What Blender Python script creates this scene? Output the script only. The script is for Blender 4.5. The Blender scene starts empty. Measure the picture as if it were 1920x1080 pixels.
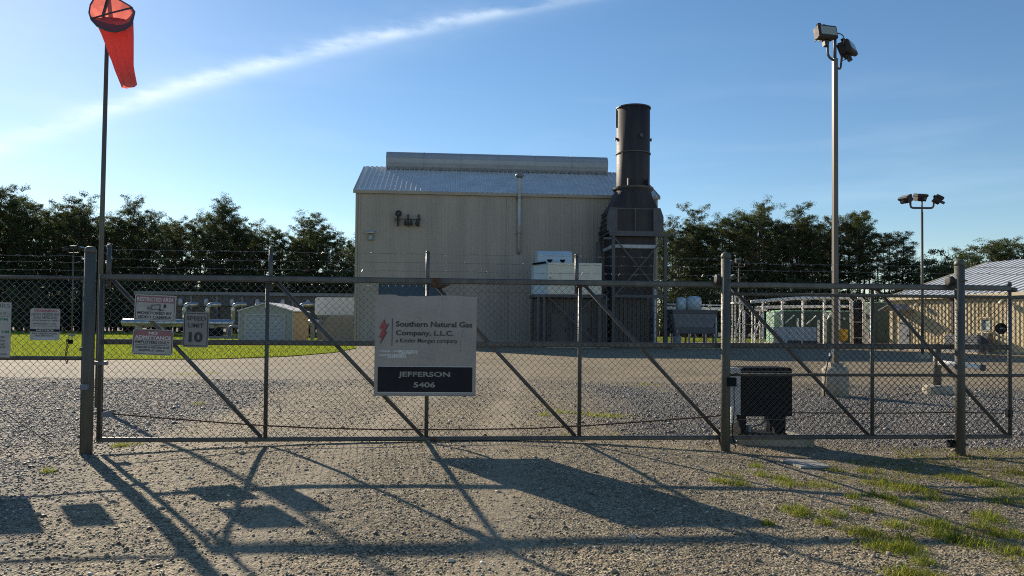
import bpy, math, random
import numpy as np
from mathutils import Vector, Matrix, Euler

# ------------------------------------------------------------------ camera, sky, sun, exposure
SC = bpy.context.scene
COL = SC.collection
F_PX, PITCH, ROLL, CAM_Z = 1400.0, 0.021, 0.008, 1.6
SHIFT = (71.0 / F_PX) - math.tan(PITCH)          # horizon sits 71 px under the middle of a 1920 px frame
cd = bpy.data.cameras.new('camera')
cd.sensor_width = 36.0
cd.lens = 36.0 * F_PX / 1920.0
cd.shift_y = SHIFT * F_PX / 1920.0
cd.clip_start, cd.clip_end = 0.1, 6000.0
cam = bpy.data.objects.new('camera', cd)
COL.objects.link(cam)
_F = Vector((0, math.cos(PITCH), math.sin(PITCH)))
_U0 = Vector((0, -math.sin(PITCH), math.cos(PITCH)))
_R0 = Vector((1, 0, 0))
_R = _R0 * math.cos(ROLL) + _U0 * math.sin(ROLL)
_U = _U0 * math.cos(ROLL) - _R0 * math.sin(ROLL)
CAM = Vector((0, 0, CAM_Z))
M = Matrix((_R, _U, -_F)).transposed().to_4x4()
M.translation = CAM
cam.matrix_world = M
SC.camera = cam

SUN_EL, SUN_AZ = math.radians(24.1), math.radians(-37.3)      # azimuth from +Y, negative is to the left
SUN = Vector((math.sin(SUN_AZ) * math.cos(SUN_EL), math.cos(SUN_AZ) * math.cos(SUN_EL), math.sin(SUN_EL)))
SC.view_settings.view_transform = 'Standard'
SC.view_settings.look = 'None'
SC.view_settings.gamma = 1.0
SC.view_settings.exposure = 0.52
SC.render.engine = 'CYCLES'
SC.cycles.use_denoising = False
SC.cycles.pixel_filter_type = 'BLACKMAN_HARRIS'
SC.cycles.filter_width = 1.05
SC.cycles.max_bounces = 6
SC.cycles.diffuse_bounces = 3
SC.cycles.glossy_bounces = 3
SC.cycles.transmission_bounces = 3
SC.cycles.volume_bounces = 0
SC.cycles.sample_clamp_indirect = 6.0
SC.cycles.sample_clamp_direct = 0.0

def build_world():
    w = bpy.data.worlds.new("World")
    SC.world = w
    w.use_nodes = True
    nt = w.node_tree
    N, L = nt.nodes, nt.links
    for n in list(N):
        N.remove(n)
    out = N.new('ShaderNodeOutputWorld')
    bg = N.new('ShaderNodeBackground')
    bg.inputs[1].default_value = 0.092
    sky = N.new('ShaderNodeTexSky')
    sky.sky_type = 'NISHITA'
    sky.sun_disc = False
    sky.sun_elevation = SUN_EL
    sky.sun_rotation = SUN_AZ
    sky.altitude = 0
    sky.air_density = 1.0
    sky.dust_density = 0.10
    sky.ozone_density = 2.2
    def mth(op, a, b=None, c=None):
        n = N.new('ShaderNodeMath')
        n.operation = op
        for i, v in enumerate((a, b, c)):
            if v is None:
                continue
            if isinstance(v, (int, float)):
                n.inputs[i].default_value = v
            else:
                L.new(v, n.inputs[i])
        return n.outputs[0]
    tc = N.new('ShaderNodeTexCoord')
    sep = N.new('ShaderNodeSeparateXYZ')
    L.new(tc.outputs['Generated'], sep.inputs[0])
    x, y, z = sep.outputs
    yy = mth('MAXIMUM', y, 0.05)
    u, v = mth('DIVIDE', x, yy), mth('DIVIDE', z, yy)
    # an old contrail, a long bent trail of ice cloud crossing the sky, given as elevation over azimuth
    noi = N.new('ShaderNodeTexNoise')
    noi.inputs['Scale'].default_value = 11.0
    noi.inputs['Detail'].default_value = 6.0
    noi.inputs['Roughness'].default_value = 0.62
    mp = N.new('ShaderNodeMapping')
    mp.inputs['Rotation'].default_value = (0, math.radians(17), 0)
    mp.inputs['Scale'].default_value = (1.0, 1.0, 3.4)
    L.new(tc.outputs['Generated'], mp.inputs[0])
    L.new(mp.outputs[0], noi.inputs['Vector'])
    n1 = noi.outputs[0]
    # centre line v = 0.426 + 0.19 u - 0.124 u^2 in direction space
    vc = mth('ADD', mth('MULTIPLY_ADD', u, 0.19, 0.426), mth('MULTIPLY', mth('MULTIPLY', u, u), -0.124))
    vc = mth('ADD', vc, mth('MULTIPLY', mth('SUBTRACT', n1, 0.5), 0.022))
    wid = mth('MULTIPLY_ADD', u, -0.008, 0.0055)
    wid = mth('MAXIMUM', wid, 0.004)
    d = mth('DIVIDE', mth('SUBTRACT', v, vc), wid)
    core = mth('EXPONENT', mth('MULTIPLY', mth('MULTIPLY', d, d), -0.55))
    dl = mth('DIVIDE', mth('SUBTRACT', v, vc), mth('MULTIPLY', wid, 4.5))
    veil = mth('EXPONENT', mth('MULTIPLY', mth('MULTIPLY', dl, dl), -1.0))
    ramp = mth('SMOOTH_MIN', mth('MULTIPLY_ADD', n1, 2.6, -0.65), 1.0, 0.2)
    ramp = mth('MAXIMUM', ramp, 0.12)
    m = mth('ADD', mth('MULTIPLY', core, mth('MULTIPLY', ramp, 0.52)), mth('MULTIPLY', veil, mth('MULTIPLY', ramp, 0.12)))
    m = mth('MULTIPLY', m, mth('SUBTRACT', 1.0, mth('SMOOTHSTEP', u, 0.02, 0.14) if False else mth('MULTIPLY', mth('MAXIMUM', mth('SUBTRACT', u, -0.10), 0.0), 3.2)))
    m = mth('MAXIMUM', m, 0.0)
    # thin wisps low on both sides
    no2 = N.new('ShaderNodeTexNoise')
    no2.inputs['Scale'].default_value = 3.2
    no2.inputs['Detail'].default_value = 5.0
    mp2 = N.new('ShaderNodeMapping')
    mp2.inputs['Rotation'].default_value = (0, math.radians(10), 0)
    mp2.inputs['Scale'].default_value = (1.0, 1.0, 7.0)
    L.new(tc.outputs['Generated'], mp2.inputs[0])
    L.new(mp2.outputs[0], no2.inputs['Vector'])
    wisp = mth('MAXIMUM', mth('MULTIPLY_ADD', no2.outputs[0], 1.8, -0.95), 0.0)
    low = mth('MAXIMUM', mth('SUBTRACT', 1.0, mth('MULTIPLY', z, 2.6)), 0.0)
    m = mth('ADD', m, mth('MULTIPLY', mth('MULTIPLY', wisp, low), 0.45))
    m = mth('MINIMUM', m, 0.8)
    mix = N.new('ShaderNodeMix')
    mix.data_type = 'RGBA'
    L.new(m, mix.inputs[0])
    hs = N.new('ShaderNodeHueSaturation')
    hs.inputs['Saturation'].default_value = 1.16
    L.new(sky.outputs[0], hs.inputs['Color'])
    L.new(hs.outputs[0], mix.inputs[6])
    mix.inputs[7].default_value = (8.5, 9.4, 10.0, 1)
    L.new(mix.outputs[2], bg.inputs[0])
    L.new(bg.outputs[0], out.inputs[0])
build_world()

sl = bpy.data.lights.new('sun', 'SUN')
sl.energy = 5.0
sl.angle = math.radians(0.55)
sl.color = (1.0, 0.87, 0.68)
so = bpy.data.objects.new('sun', sl)
so.rotation_euler = SUN.to_track_quat('Z', 'Y').to_euler()
so.location = SUN * 50
COL.objects.link(so)

# ------------------------------------------------------------------ helpers
rng = np.random.default_rng(7)
random.seed(11)

def ray(px, py):
    xc, yc = (px - 960) / F_PX, (540 - py) / F_PX + SHIFT
    return _R * xc + _U * yc + _F

def W(px, py, d):
    """the point of the place seen at this pixel of the photograph, d metres in front of the camera"""
    r = ray(px, py)
    return CAM + r * (d / r.y)

def ground_at(px, d):
    p = W(px, 620, d)
    return Vector((p.x, p.y, 0))

ROOT = {}

def thing(name, label, cat, loc=(0, 0, 0), rotz=0.0, group=None, mat4=None):
    o = bpy.data.objects.new(name, None)
    o.empty_display_size = 0.2
    COL.objects.link(o)
    m4 = mat4 if mat4 is not None else Matrix.Translation(Vector(loc)) @ Matrix.Rotation(rotz, 4, 'Z')
    o.matrix_world = m4
    ROOT[o.name] = m4.copy()
    o['label'] = label
    o['category'] = cat
    if group:
        o['group'] = group
    return o

def tag(o, label, cat, group=None):
    o['label'] = label
    o['category'] = cat
    if group:
        o['group'] = group
    return o

def kind(o, k, label=None):
    o['kind'] = k
    if label:
        o['label'] = label
    return o

def link_mesh(name, me, mat, parent=None, smooth=False):
    if mat is not None:
        me.materials.append(mat)
    if smooth:
        me.polygons.foreach_set('use_smooth', [True] * len(me.polygons))
    o = bpy.data.objects.new(name, me)
    COL.objects.link(o)
    if parent is not None:
        o.parent = parent
        ROOT[o.name] = ROOT.get(parent.name, Matrix.Identity(4)).copy()
    return o

class MB:
    def __init__(s):
        s.v, s.f = [], []
    def add(s, vs, fs):
        b = len(s.v)
        s.v.extend([tuple(q) for q in vs])
        s.f.extend([tuple(i + b for i in q) for q in fs])
        return s
    def box(s, x0, x1, y0, y1, z0, z1, T=None):
        vs = [(x, y, z) for z in (z0, z1) for x, y in ((x0, y0), (x1, y0), (x1, y1), (x0, y1))]
        if T:
            vs = [T(*q) for q in vs]
        return s.add(vs, [(3, 2, 1, 0), (4, 5, 6, 7), (0, 1, 5, 4), (1, 2, 6, 5), (2, 3, 7, 6), (3, 0, 4, 7)])
    def bevbox(s, x0, x1, y0, y1, z0, z1, b=0.01, T=None):
        """box with chamfered edges"""
        vs = []
        for (X, sx) in ((x0, 1), (x1, -1)):
            for (Y, sy) in ((y0, 1), (y1, -1)):
                for (Z, sz) in ((z0, 1), (z1, -1)):
                    vs += [(X, Y + sy * b, Z + sz * b), (X + sx * b, Y, Z + sz * b), (X + sx * b, Y + sy * b, Z)]
        import itertools
        def i(a, b_, c, k):
            return ((a * 2 + b_) * 2 + c) * 3 + k
        fs = []
        for a in (0, 1):
            fs.append((i(a, 0, 0, 0), i(a, 0, 1, 0), i(a, 1, 1, 0), i(a, 1, 0, 0)))
            fs.append((i(0, a, 0, 1), i(1, a, 0, 1), i(1, a, 1, 1), i(0, a, 1, 1)))
            fs.append((i(0, 0, a, 2), i(0, 1, a, 2), i(1, 1, a, 2), i(1, 0, a, 2)))
        for a in (0, 1):
            for c in (0, 1):
                fs.append((i(a, c, 0, 0), i(a, c, 1, 0), i(a, c, 1, 1), i(a, c, 0, 1)))
                fs.append((i(a, 0, c, 0), i(a, 1, c, 0), i(a, 1, c, 2), i(a, 0, c, 2)))
                fs.append((i(0, a, c, 1), i(1, a, c, 1), i(1, a, c, 2), i(0, a, c, 2)))
                for e in (0, 1):
                    fs.append((i(a, c, e, 0), i(a, c, e, 1), i(a, c, e, 2)))
        cx, cy, cz = (x0 + x1) / 2, (y0 + y1) / 2, (z0 + z1) / 2
        out = []
        for q in fs:
            p = [Vector(vs[k]) for k in q]
            n = (p[1] - p[0]).cross(p[2] - p[0])
            c = sum(p, Vector()) / len(p) - Vector((cx, cy, cz))
            out.append(q if n.dot(c) > 0 else tuple(reversed(q)))
        if T:
            vs = [T(*q) for q in vs]
        return s.add(vs, out)
    def tube(s, pts, r, n=8, cap=True, twist=0.0, sy=1.0):
        pts = [Vector(p) for p in pts]
        rs = r if isinstance(r, (list, tuple)) else [r] * len(pts)
        rings = []
        for i, p in enumerate(pts):
            a = pts[max(i - 1, 0)]
            b = pts[min(i + 1, len(pts) - 1)]
            t = (b - a).normalized()
            up = Vector((0, 0, 1)) if abs(t.z) < 0.95 else Vector((0, 1, 0))
            e1 = t.cross(up).normalized()
            e2 = e1.cross(t).normalized()
            rings.append([p + (e1 * math.cos(twist + k * 2 * math.pi / n) + e2 * (sy * math.sin(twist + k * 2 * math.pi / n))) * rs[i] for k in range(n)])
        vs = [q for g in rings for q in g]
        fs = []
        for i in range(len(pts) - 1):
            for k in range(n):
                k2 = (k + 1) % n
                fs.append((i * n + k, i * n + k2, (i + 1) * n + k2, (i + 1) * n + k))
        if cap:
            fs.append(tuple(range(n - 1, -1, -1)))
            fs.append(tuple((len(pts) - 1) * n + k for k in range(n)))
        return s.add(vs, fs)
    def bar(s, a, b, w):
        """square bar"""
        return s.tube([a, b], w * 0.7071, 4, True, math.pi / 4)
    def lathe(s, base, prof, n=24, axis='z', cap=True):
        base = Vector(base)
        vs, fs = [], []
        for (r, h) in prof:
            for k in range(n):
                a = 2 * math.pi * k / n
                c, d = r * math.cos(a), r * math.sin(a)
                vs.append(base + (Vector((c, d, h)) if axis == 'z' else Vector((c, -h, d)) if axis == 'y' else Vector((h, c, d))))
        for i in range(len(prof) - 1):
            for k in range(n):
                k2 = (k + 1) % n
                fs.append((i * n + k, i * n + k2, (i + 1) * n + k2, (i + 1) * n + k))
        if cap:
            fs.append(tuple(range(n - 1, -1, -1)))
            fs.append(tuple((len(prof) - 1) * n + k for k in range(n)))
        return s.add(vs, fs)
    def prism(s, poly, off, T=None):
        """polygon (list of 3D points) pushed by a vector"""
        off = Vector(off)
        n = len(poly)
        vs = [Vector(p) for p in poly] + [Vector(p) + off for p in poly]
        if T:
            vs = [T(*q) for q in vs]
        fs = [tuple(range(n - 1, -1, -1)), tuple(range(n, 2 * n))]
        fs += [(i, (i + 1) % n, n + (i + 1) % n, n + i) for i in range(n)]
        return s.add(vs, fs)
    def ribbed(s, T, u0, u1, z0, z1, pitch=0.3, depth=0.035, top=0.05, foot=0.10):
        """ribbed sheet; T(u, n, z) with n outward; z1 may be a function of u"""
        us = []
        u = u0
        while u < u1 - 1e-6:
            us += [(u, 0), (min(u + pitch - foot, u1), 0), (min(u + pitch - foot / 2 - top / 2, u1), depth), (min(u + pitch - foot / 2 + top / 2, u1), depth)]
            u += pitch
        us.append((u1, 0))
        vs = []
        for (a, n_) in us:
            vs.append(T(a, n_, z0 if not callable(z0) else z0(a)))
            vs.append(T(a, n_, z1 if not callable(z1) else z1(a)))
        fs = [(2 * i, 2 * i + 2, 2 * i + 3, 2 * i + 1) for i in range(len(us) - 1)]
        return s.add(vs, fs)
    def build(s, name, mat, parent=None, smooth=False, local=False):
        vs = s.v
        if parent is not None and not local:
            inv = ROOT[parent.name].inverted()
            vs = [inv @ Vector(q) for q in vs]
        used = sorted({i for q in s.f for i in q})
        if len(used) < len(vs):
            ix = {k: i for i, k in enumerate(used)}
            vs = [vs[k] for k in used]
            s.f = [tuple(ix[i] for i in q) for q in s.f]
        me = bpy.data.meshes.new(name)
        me.from_pydata([tuple(q) for q in vs], [], s.f)
        me.update()
        return link_mesh(name, me, mat, parent, smooth)

def copy_tree(o, parent=None, loc=None):
    c = o.copy()
    COL.objects.link(c)
    if parent is not None:
        c.parent = parent
    for ch in [q for q in o.children]:
        copy_tree(ch, c)
    return c

def bend(pts, r, n=6):
    """round the inner corners of a polyline"""
    pts = [Vector(p) for p in pts]
    out = [pts[0]]
    for i in range(1, len(pts) - 1):
        a = (pts[i - 1] - pts[i])
        b = (pts[i + 1] - pts[i])
        q = min(r, a.length * 0.49, b.length * 0.49)
        p0, p1 = pts[i] + a.normalized() * q, pts[i] + b.normalized() * q
        for k in range(n + 1):
            t = k / n
            out.append(p0 * (1 - t) ** 2 + pts[i] * 2 * t * (1 - t) + p1 * t * t)
    out.append(pts[-1])
    return out

# ------------------------------------------------------------------ materials
MATS = {}

def mat(name, col, rough=0.6, metal=0.0, var=0.18, scale=6.0, bump=0.0, bscale=40.0, streak=False, spec=0.5, col2=None, trans=None):
    if name in MATS:
        return MATS[name]
    m = bpy.data.materials.new(name)
    m.use_nodes = True
    nt = m.node_tree
    N, L = nt.nodes, nt.links
    b = N['Principled BSDF']
    b.inputs['Roughness'].default_value = rough
    b.inputs['Metallic'].default_value = metal
    b.inputs['Specular IOR Level'].default_value = spec
    tc = N.new('ShaderNodeTexCoord')
    mp = N.new('ShaderNodeMapping')
    if streak:
        mp.inputs['Scale'].default_value = (1.0, 1.0, 0.12)
    L.new(tc.outputs['Object'], mp.inputs[0])
    no = N.new('ShaderNodeTexNoise')
    no.inputs['Scale'].default_value = scale
    no.inputs['Detail'].default_value = 6.0
    no.inputs['Roughness'].default_value = 0.6
    L.new(mp.outputs[0], no.inputs['Vector'])
    rp = N.new('ShaderNodeValToRGB')
    rp.color_ramp.elements[0].position = 0.3
    rp.color_ramp.elements[1].position = 0.72
    c = Vector(col)
    lo = c * (1 - var)
    hi = Vector(col2) if col2 else c * (1 + var)
    rp.color_ramp.elements[0].color = (*lo, 1)
    rp.color_ramp.elements[1].color = (*[min(q, 1) for q in hi], 1)
    L.new(no.outputs[0], rp.inputs[0])
    L.new(rp.outputs[0], b.inputs['Base Color'])
    if bump > 0:
        nb = N.new('ShaderNodeTexNoise')
        nb.inputs['Scale'].default_value = bscale
        nb.inputs['Detail'].default_value = 5.0
        L.new(tc.outputs['Object'], nb.inputs['Vector'])
        bp = N.new('ShaderNodeBump')
        bp.inputs['Strength'].default_value = 1.0
        bp.inputs['Distance'].default_value = bump
        L.new(nb.outputs[0], bp.inputs['Height'])
        L.new(bp.outputs[0], b.inputs['Normal'])
        mr = N.new('ShaderNodeMath')
        mr.operation = 'MULTIPLY_ADD'
        L.new(nb.outputs[0], mr.inputs[0])
        mr.inputs[1].default_value = 0.25
        mr.inputs[2].default_value = rough - 0.12
        L.new(mr.outputs[0], b.inputs['Roughness'])
    if trans:
        tr = N.new('ShaderNodeBsdfTranslucent')
        tr.inputs[0].default_value = (*trans[0], 1)
        mx = N.new('ShaderNodeMixShader')
        mx.inputs[0].default_value = trans[1]
        L.new(b.outputs[0], mx.inputs[1])
        L.new(tr.outputs[0], mx.inputs[2])
        L.new(mx.outputs[0], N['Material Output'].inputs[0])
    MATS[name] = m
    return m

GALV = mat('galvanised_steel', (0.088, 0.088, 0.082), 0.45, 0.2, 0.35, 9, 0.002, 60, streak=True)
GALVP = mat('weathered_galvanised_post', (0.098, 0.094, 0.076), 0.55, 0.12, 0.4, 7, 0.003, 35, streak=True)
WIRE = mat('chain_wire', (0.115, 0.108, 0.10), 0.36, 0.4, 0.25, 20)
BARB = mat('barbed_wire_steel', (0.28, 0.27, 0.26), 0.38, 0.8, 0.3, 20)
RUST = mat('rusty_steel', (0.10, 0.055, 0.032), 0.8, 0.2, 0.45, 14, 0.002, 60)
BLACK = mat('black_paint', (0.010, 0.0105, 0.013), 0.75, 0.0, 0.25, 8, spec=0.12)
DARKG = mat('dark_green_paint', (0.012, 0.055, 0.042), 0.5, 0.0, 0.2, 2)
LGREEN = mat('pale_lit_green', (0.22, 0.42, 0.27), 0.5, 0.0, 0.15, 2)  # pale roof green, also the enclosure end with sunlight put into its colour
SLATE = mat('slate_steel_paint', (0.042, 0.042, 0.049), 0.6, 0.05, 0.35, 1.6, 0.004, 8, streak=True, col2=(0.062, 0.052, 0.050), spec=0.25)
SLATE2 = mat('slate_steel_frame', (0.072, 0.070, 0.078), 0.55, 0.1, 0.25, 2)
BEIGE = mat('beige_metal_siding', (0.335, 0.29, 0.243), 0.55, 0.0, 0.15, 0.9, streak=True)
BEIGET = mat('beige_trim', (0.32, 0.28, 0.22), 0.5, 0.0, 0.10, 1)
TAN = mat('tan_metal_siding', (0.56, 0.45, 0.27), 0.55, 0.0, 0.10, 0.5, streak=True)
TANT = mat('tan_trim', (0.62, 0.52, 0.34), 0.5, 0.0, 0.08, 1)
ROOFM = mat('zinc_roof_sheet', (0.60, 0.595, 0.58), 0.6, 0.0, 0.12, 0.8, 0.002, 6, streak=False)
VENTM = mat('vent_sheet', (0.33, 0.35, 0.37), 0.45, 0.15, 0.10, 0.8)
BLUED = mat('blue_steel_door', (0.045, 0.085, 0.125), 0.5, 0.0, 0.15, 1.5)
WHITE = mat('white_paint', (0.66, 0.66, 0.63), 0.45, 0.0, 0.12, 3)
CREAM = mat('cream_paint', (0.60, 0.56, 0.46), 0.5, 0.0, 0.12, 2)
LGREY = mat('light_grey_paint', (0.42, 0.44, 0.46), 0.5, 0.0, 0.12, 2)
MGREY = mat('mid_grey_paint', (0.17, 0.18, 0.20), 0.5, 0.0, 0.2, 2)
HOODB = mat('pale_blue_hood', (0.40, 0.50, 0.56), 0.5, 0.0, 0.08, 1)
ALU = mat('aluminium_jacket', (0.42, 0.43, 0.45), 0.30, 0.8, 0.15, 3)
PIPEW = mat('white_pipe_paint', (0.80, 0.78, 0.72), 0.45, 0.0, 0.12, 2)
CONC = mat('concrete', (0.38, 0.335, 0.26), 0.85, 0.0, 0.30, 3.5, 0.006, 50)
YELLOW = mat('yellow_tarp', (0.62, 0.36, 0.03), 0.7, 0.0, 0.25, 5, 0.01, 6)
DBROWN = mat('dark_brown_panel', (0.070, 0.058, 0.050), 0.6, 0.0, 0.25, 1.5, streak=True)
GLASS = mat('window_glass', (0.35, 0.42, 0.44), 0.08, 0.0, 0.1, 2)
POLEB = mat('weathered_pole', (0.105, 0.088, 0.072), 0.42, 0.15, 0.25, 3, streak=True)
LAMPG = mat('lamp_glass', (0.30, 0.33, 0.30), 0.2, 0.0, 0.2, 40)
SIGNW = mat('sign_white', (0.36, 0.345, 0.325), 0.45, 0.05, 0.22, 9)
SIGNG = mat('sign_aluminium', (0.29, 0.262, 0.24), 0.42, 0.1, 0.13, 2.2, 0.0015, 5)
SPEEDM = mat('speed_sign_aluminium', (0.21, 0.195, 0.185), 0.5, 0.05, 0.16, 6)
SIGNB = mat('sign_black', (0.020, 0.018, 0.022), 0.75, 0.0, 0.2, 5, spec=0.2)
SIGNR = mat('sign_red', (0.34, 0.06, 0.065), 0.5, 0.0, 0.15, 6)
SIGNRF = mat('sign_faded_red', (0.28, 0.12, 0.125), 0.5, 0.0, 0.15, 6)
INK = mat('sign_ink', (0.022, 0.022, 0.026), 0.5, 0.0, 0.1, 6)
INKG = mat('sign_faded_ink', (0.11, 0.11, 0.11), 0.5, 0.0, 0.3, 30)
LETW = mat('sign_letters_pale', (0.60, 0.58, 0.56), 0.45, 0.0, 0.1, 20)
LETF = mat('sign_letters_worn', (0.25, 0.235, 0.205), 0.5, 0.0, 0.45, 26)
SCRATCH = mat('scratch', (0.72, 0.70, 0.66), 0.5, 0.0, 0.1, 20)
SOCK = mat('windsock_cloth', (0.52, 0.11, 0.11), 0.85, 0.0, 0.12, 4, 0.004, 12, trans=((0.95, 0.24, 0.20), 0.55))
BARK = mat('pine_bark', (0.075, 0.052, 0.038), 0.9, 0.0, 0.35, 2, 0.03, 6)
def leafmat(name, c, t, f):
    return mat(name, c, 0.6, 0.0, 0.35, 0.35, trans=(t, f), spec=0.3)
PINE = leafmat('pine_needles', (0.052, 0.070, 0.032), (0.090, 0.115, 0.030), 0.42)
PINE2 = leafmat('pine_needles_grey', (0.062, 0.076, 0.042), (0.10, 0.12, 0.040), 0.42)
BUSH = leafmat('bush_leaves', (0.045, 0.065, 0.025), (0.09, 0.125, 0.025), 0.42)
GRASSB = mat('grass_blades', (0.10, 0.15, 0.022), 0.55, 0.0, 0.4, 1.2, trans=((0.33, 0.40, 0.035), 0.6), spec=0.25)
LAWNB = mat('lawn_blades', (0.13, 0.17, 0.025), 0.55, 0.0, 0.35, 0.25, trans=((0.27, 0.33, 0.035), 0.6), spec=0.2)
DRYG = mat('dry_grass', (0.24, 0.19, 0.07), 0.6, 0.0, 0.3, 2, trans=((0.35, 0.25, 0.06), 0.5), spec=0.2)

# ------------------------------------------------------------------ ground
def vnoise(x, y, seed=0):
    """smooth value noise on numpy arrays"""
    xi, yi = np.floor(x).astype(np.int64), np.floor(y).astype(np.int64)
    xf, yf = x - xi, y - yi
    def h(a, b):
        n = (a * 374761393 + b * 668265263 + seed * 974711) & 0x7fffffff
        n = ((n ^ (n >> 13)) * 1274126177) & 0x7fffffff
        return ((n ^ (n >> 16)) & 0xffff) / 65535.0
    sx, sy = xf * xf * (3 - 2 * xf), yf * yf * (3 - 2 * yf)
    return (h(xi, yi) * (1 - sx) + h(xi + 1, yi) * sx) * (1 - sy) + (h(xi, yi + 1) * (1 - sx) + h(xi + 1, yi + 1) * sx) * sy

def fnoise(x, y, seed=0):
    return (vnoise(x, y, seed) + 0.5 * vnoise(x * 2.1, y * 2.1, seed + 1) + 0.25 * vnoise(x * 4.3, y * 4.3, seed + 2)) / 1.75

def gz(x, y):
    """height of the ground: a crowned gravel drive running in through the gate"""
    x = np.asarray(x, float)
    y = np.asarray(y, float)
    crown = 0.135 * np.exp(-(np.abs(x + 0.9) / 3.3) ** 3)
    fade = np.clip((34 - y) / 18, 0, 1) * np.clip((y - 5.3) / 3.2, 0, 1) ** 0.6 - 0.3 * np.clip((5.6 - y) / 1.5, 0, 1)
    side = -0.05 * np.clip((x - 2.6) / 2.0, 0, 1) * np.clip((20 - y) / 8, 0, 1)
    small = 0.05 * (fnoise(x * 0.55, y * 0.55, 3) - 0.5) * np.clip((40 - y) / 20, 0, 1) + 0.014 * (fnoise(x * 2.3, y * 2.3, 9) - 0.5) * np.clip((20 - y) / 8, 0, 1)
    return crown * fade + side + small

def gzf(x, y):
    return float(gz(np.array([x]), np.array([y]))[0])

def greyness(x, y):
    """0 tan fine gravel of the drive, 1 coarse grey stone beside it inside the fence"""
    n = (fnoise(x * 0.5, y * 0.35, 21) - 0.5) * 1.6
    inside = np.clip((y - 9.3 - 0.08 * x) / 1.2 + n, 0, 1)
    # left patch: x < about -3 (y 10..24) ; right patch: x > 1.5 (y 9..21)
    left = np.clip((-(x + 4.1 + 0.10 * (y - 9)) + n * 1.6) / 1.3, 0, 1) * np.clip((25.0 - y + n * 4) / 5.0, 0, 1)
    right = np.clip((x - 1.4 - 0.03 * (y - 9) + n * 1.5) / 1.3, 0, 1) * np.clip((22.5 - y + n * 4) / 4.5, 0, 1)
    mid = 0.55 * np.clip(1 - np.abs(y - 24 + n * 3) / 7, 0, 1) * np.clip((-(x - 1) + n * 3) / 4, 0, 1)
    out_left = np.clip((-(x + 4.2 + 0.35 * (y - 9)) + n) / 1.2, 0, 1) * 0.8
    return np.clip(np.maximum(np.maximum(np.maximum(left, right) * inside, mid), out_left * (1 - inside)), 0, 1)

def track(x, y):
    """the two compacted wheel tracks of the drive"""
    c = np.abs(x + 0.75 + 0.30 * np.sin(y * 0.16) + 0.25 * (fnoise(x * 0.8, y * 0.5, 61) - 0.5))
    return np.exp(-((c - 0.88) / 0.30) ** 2) * np.clip((30 - y) / 8, 0, 1) * (0.45 + 0.8 * fnoise(x * 1.3, y * 0.7, 71))

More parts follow.
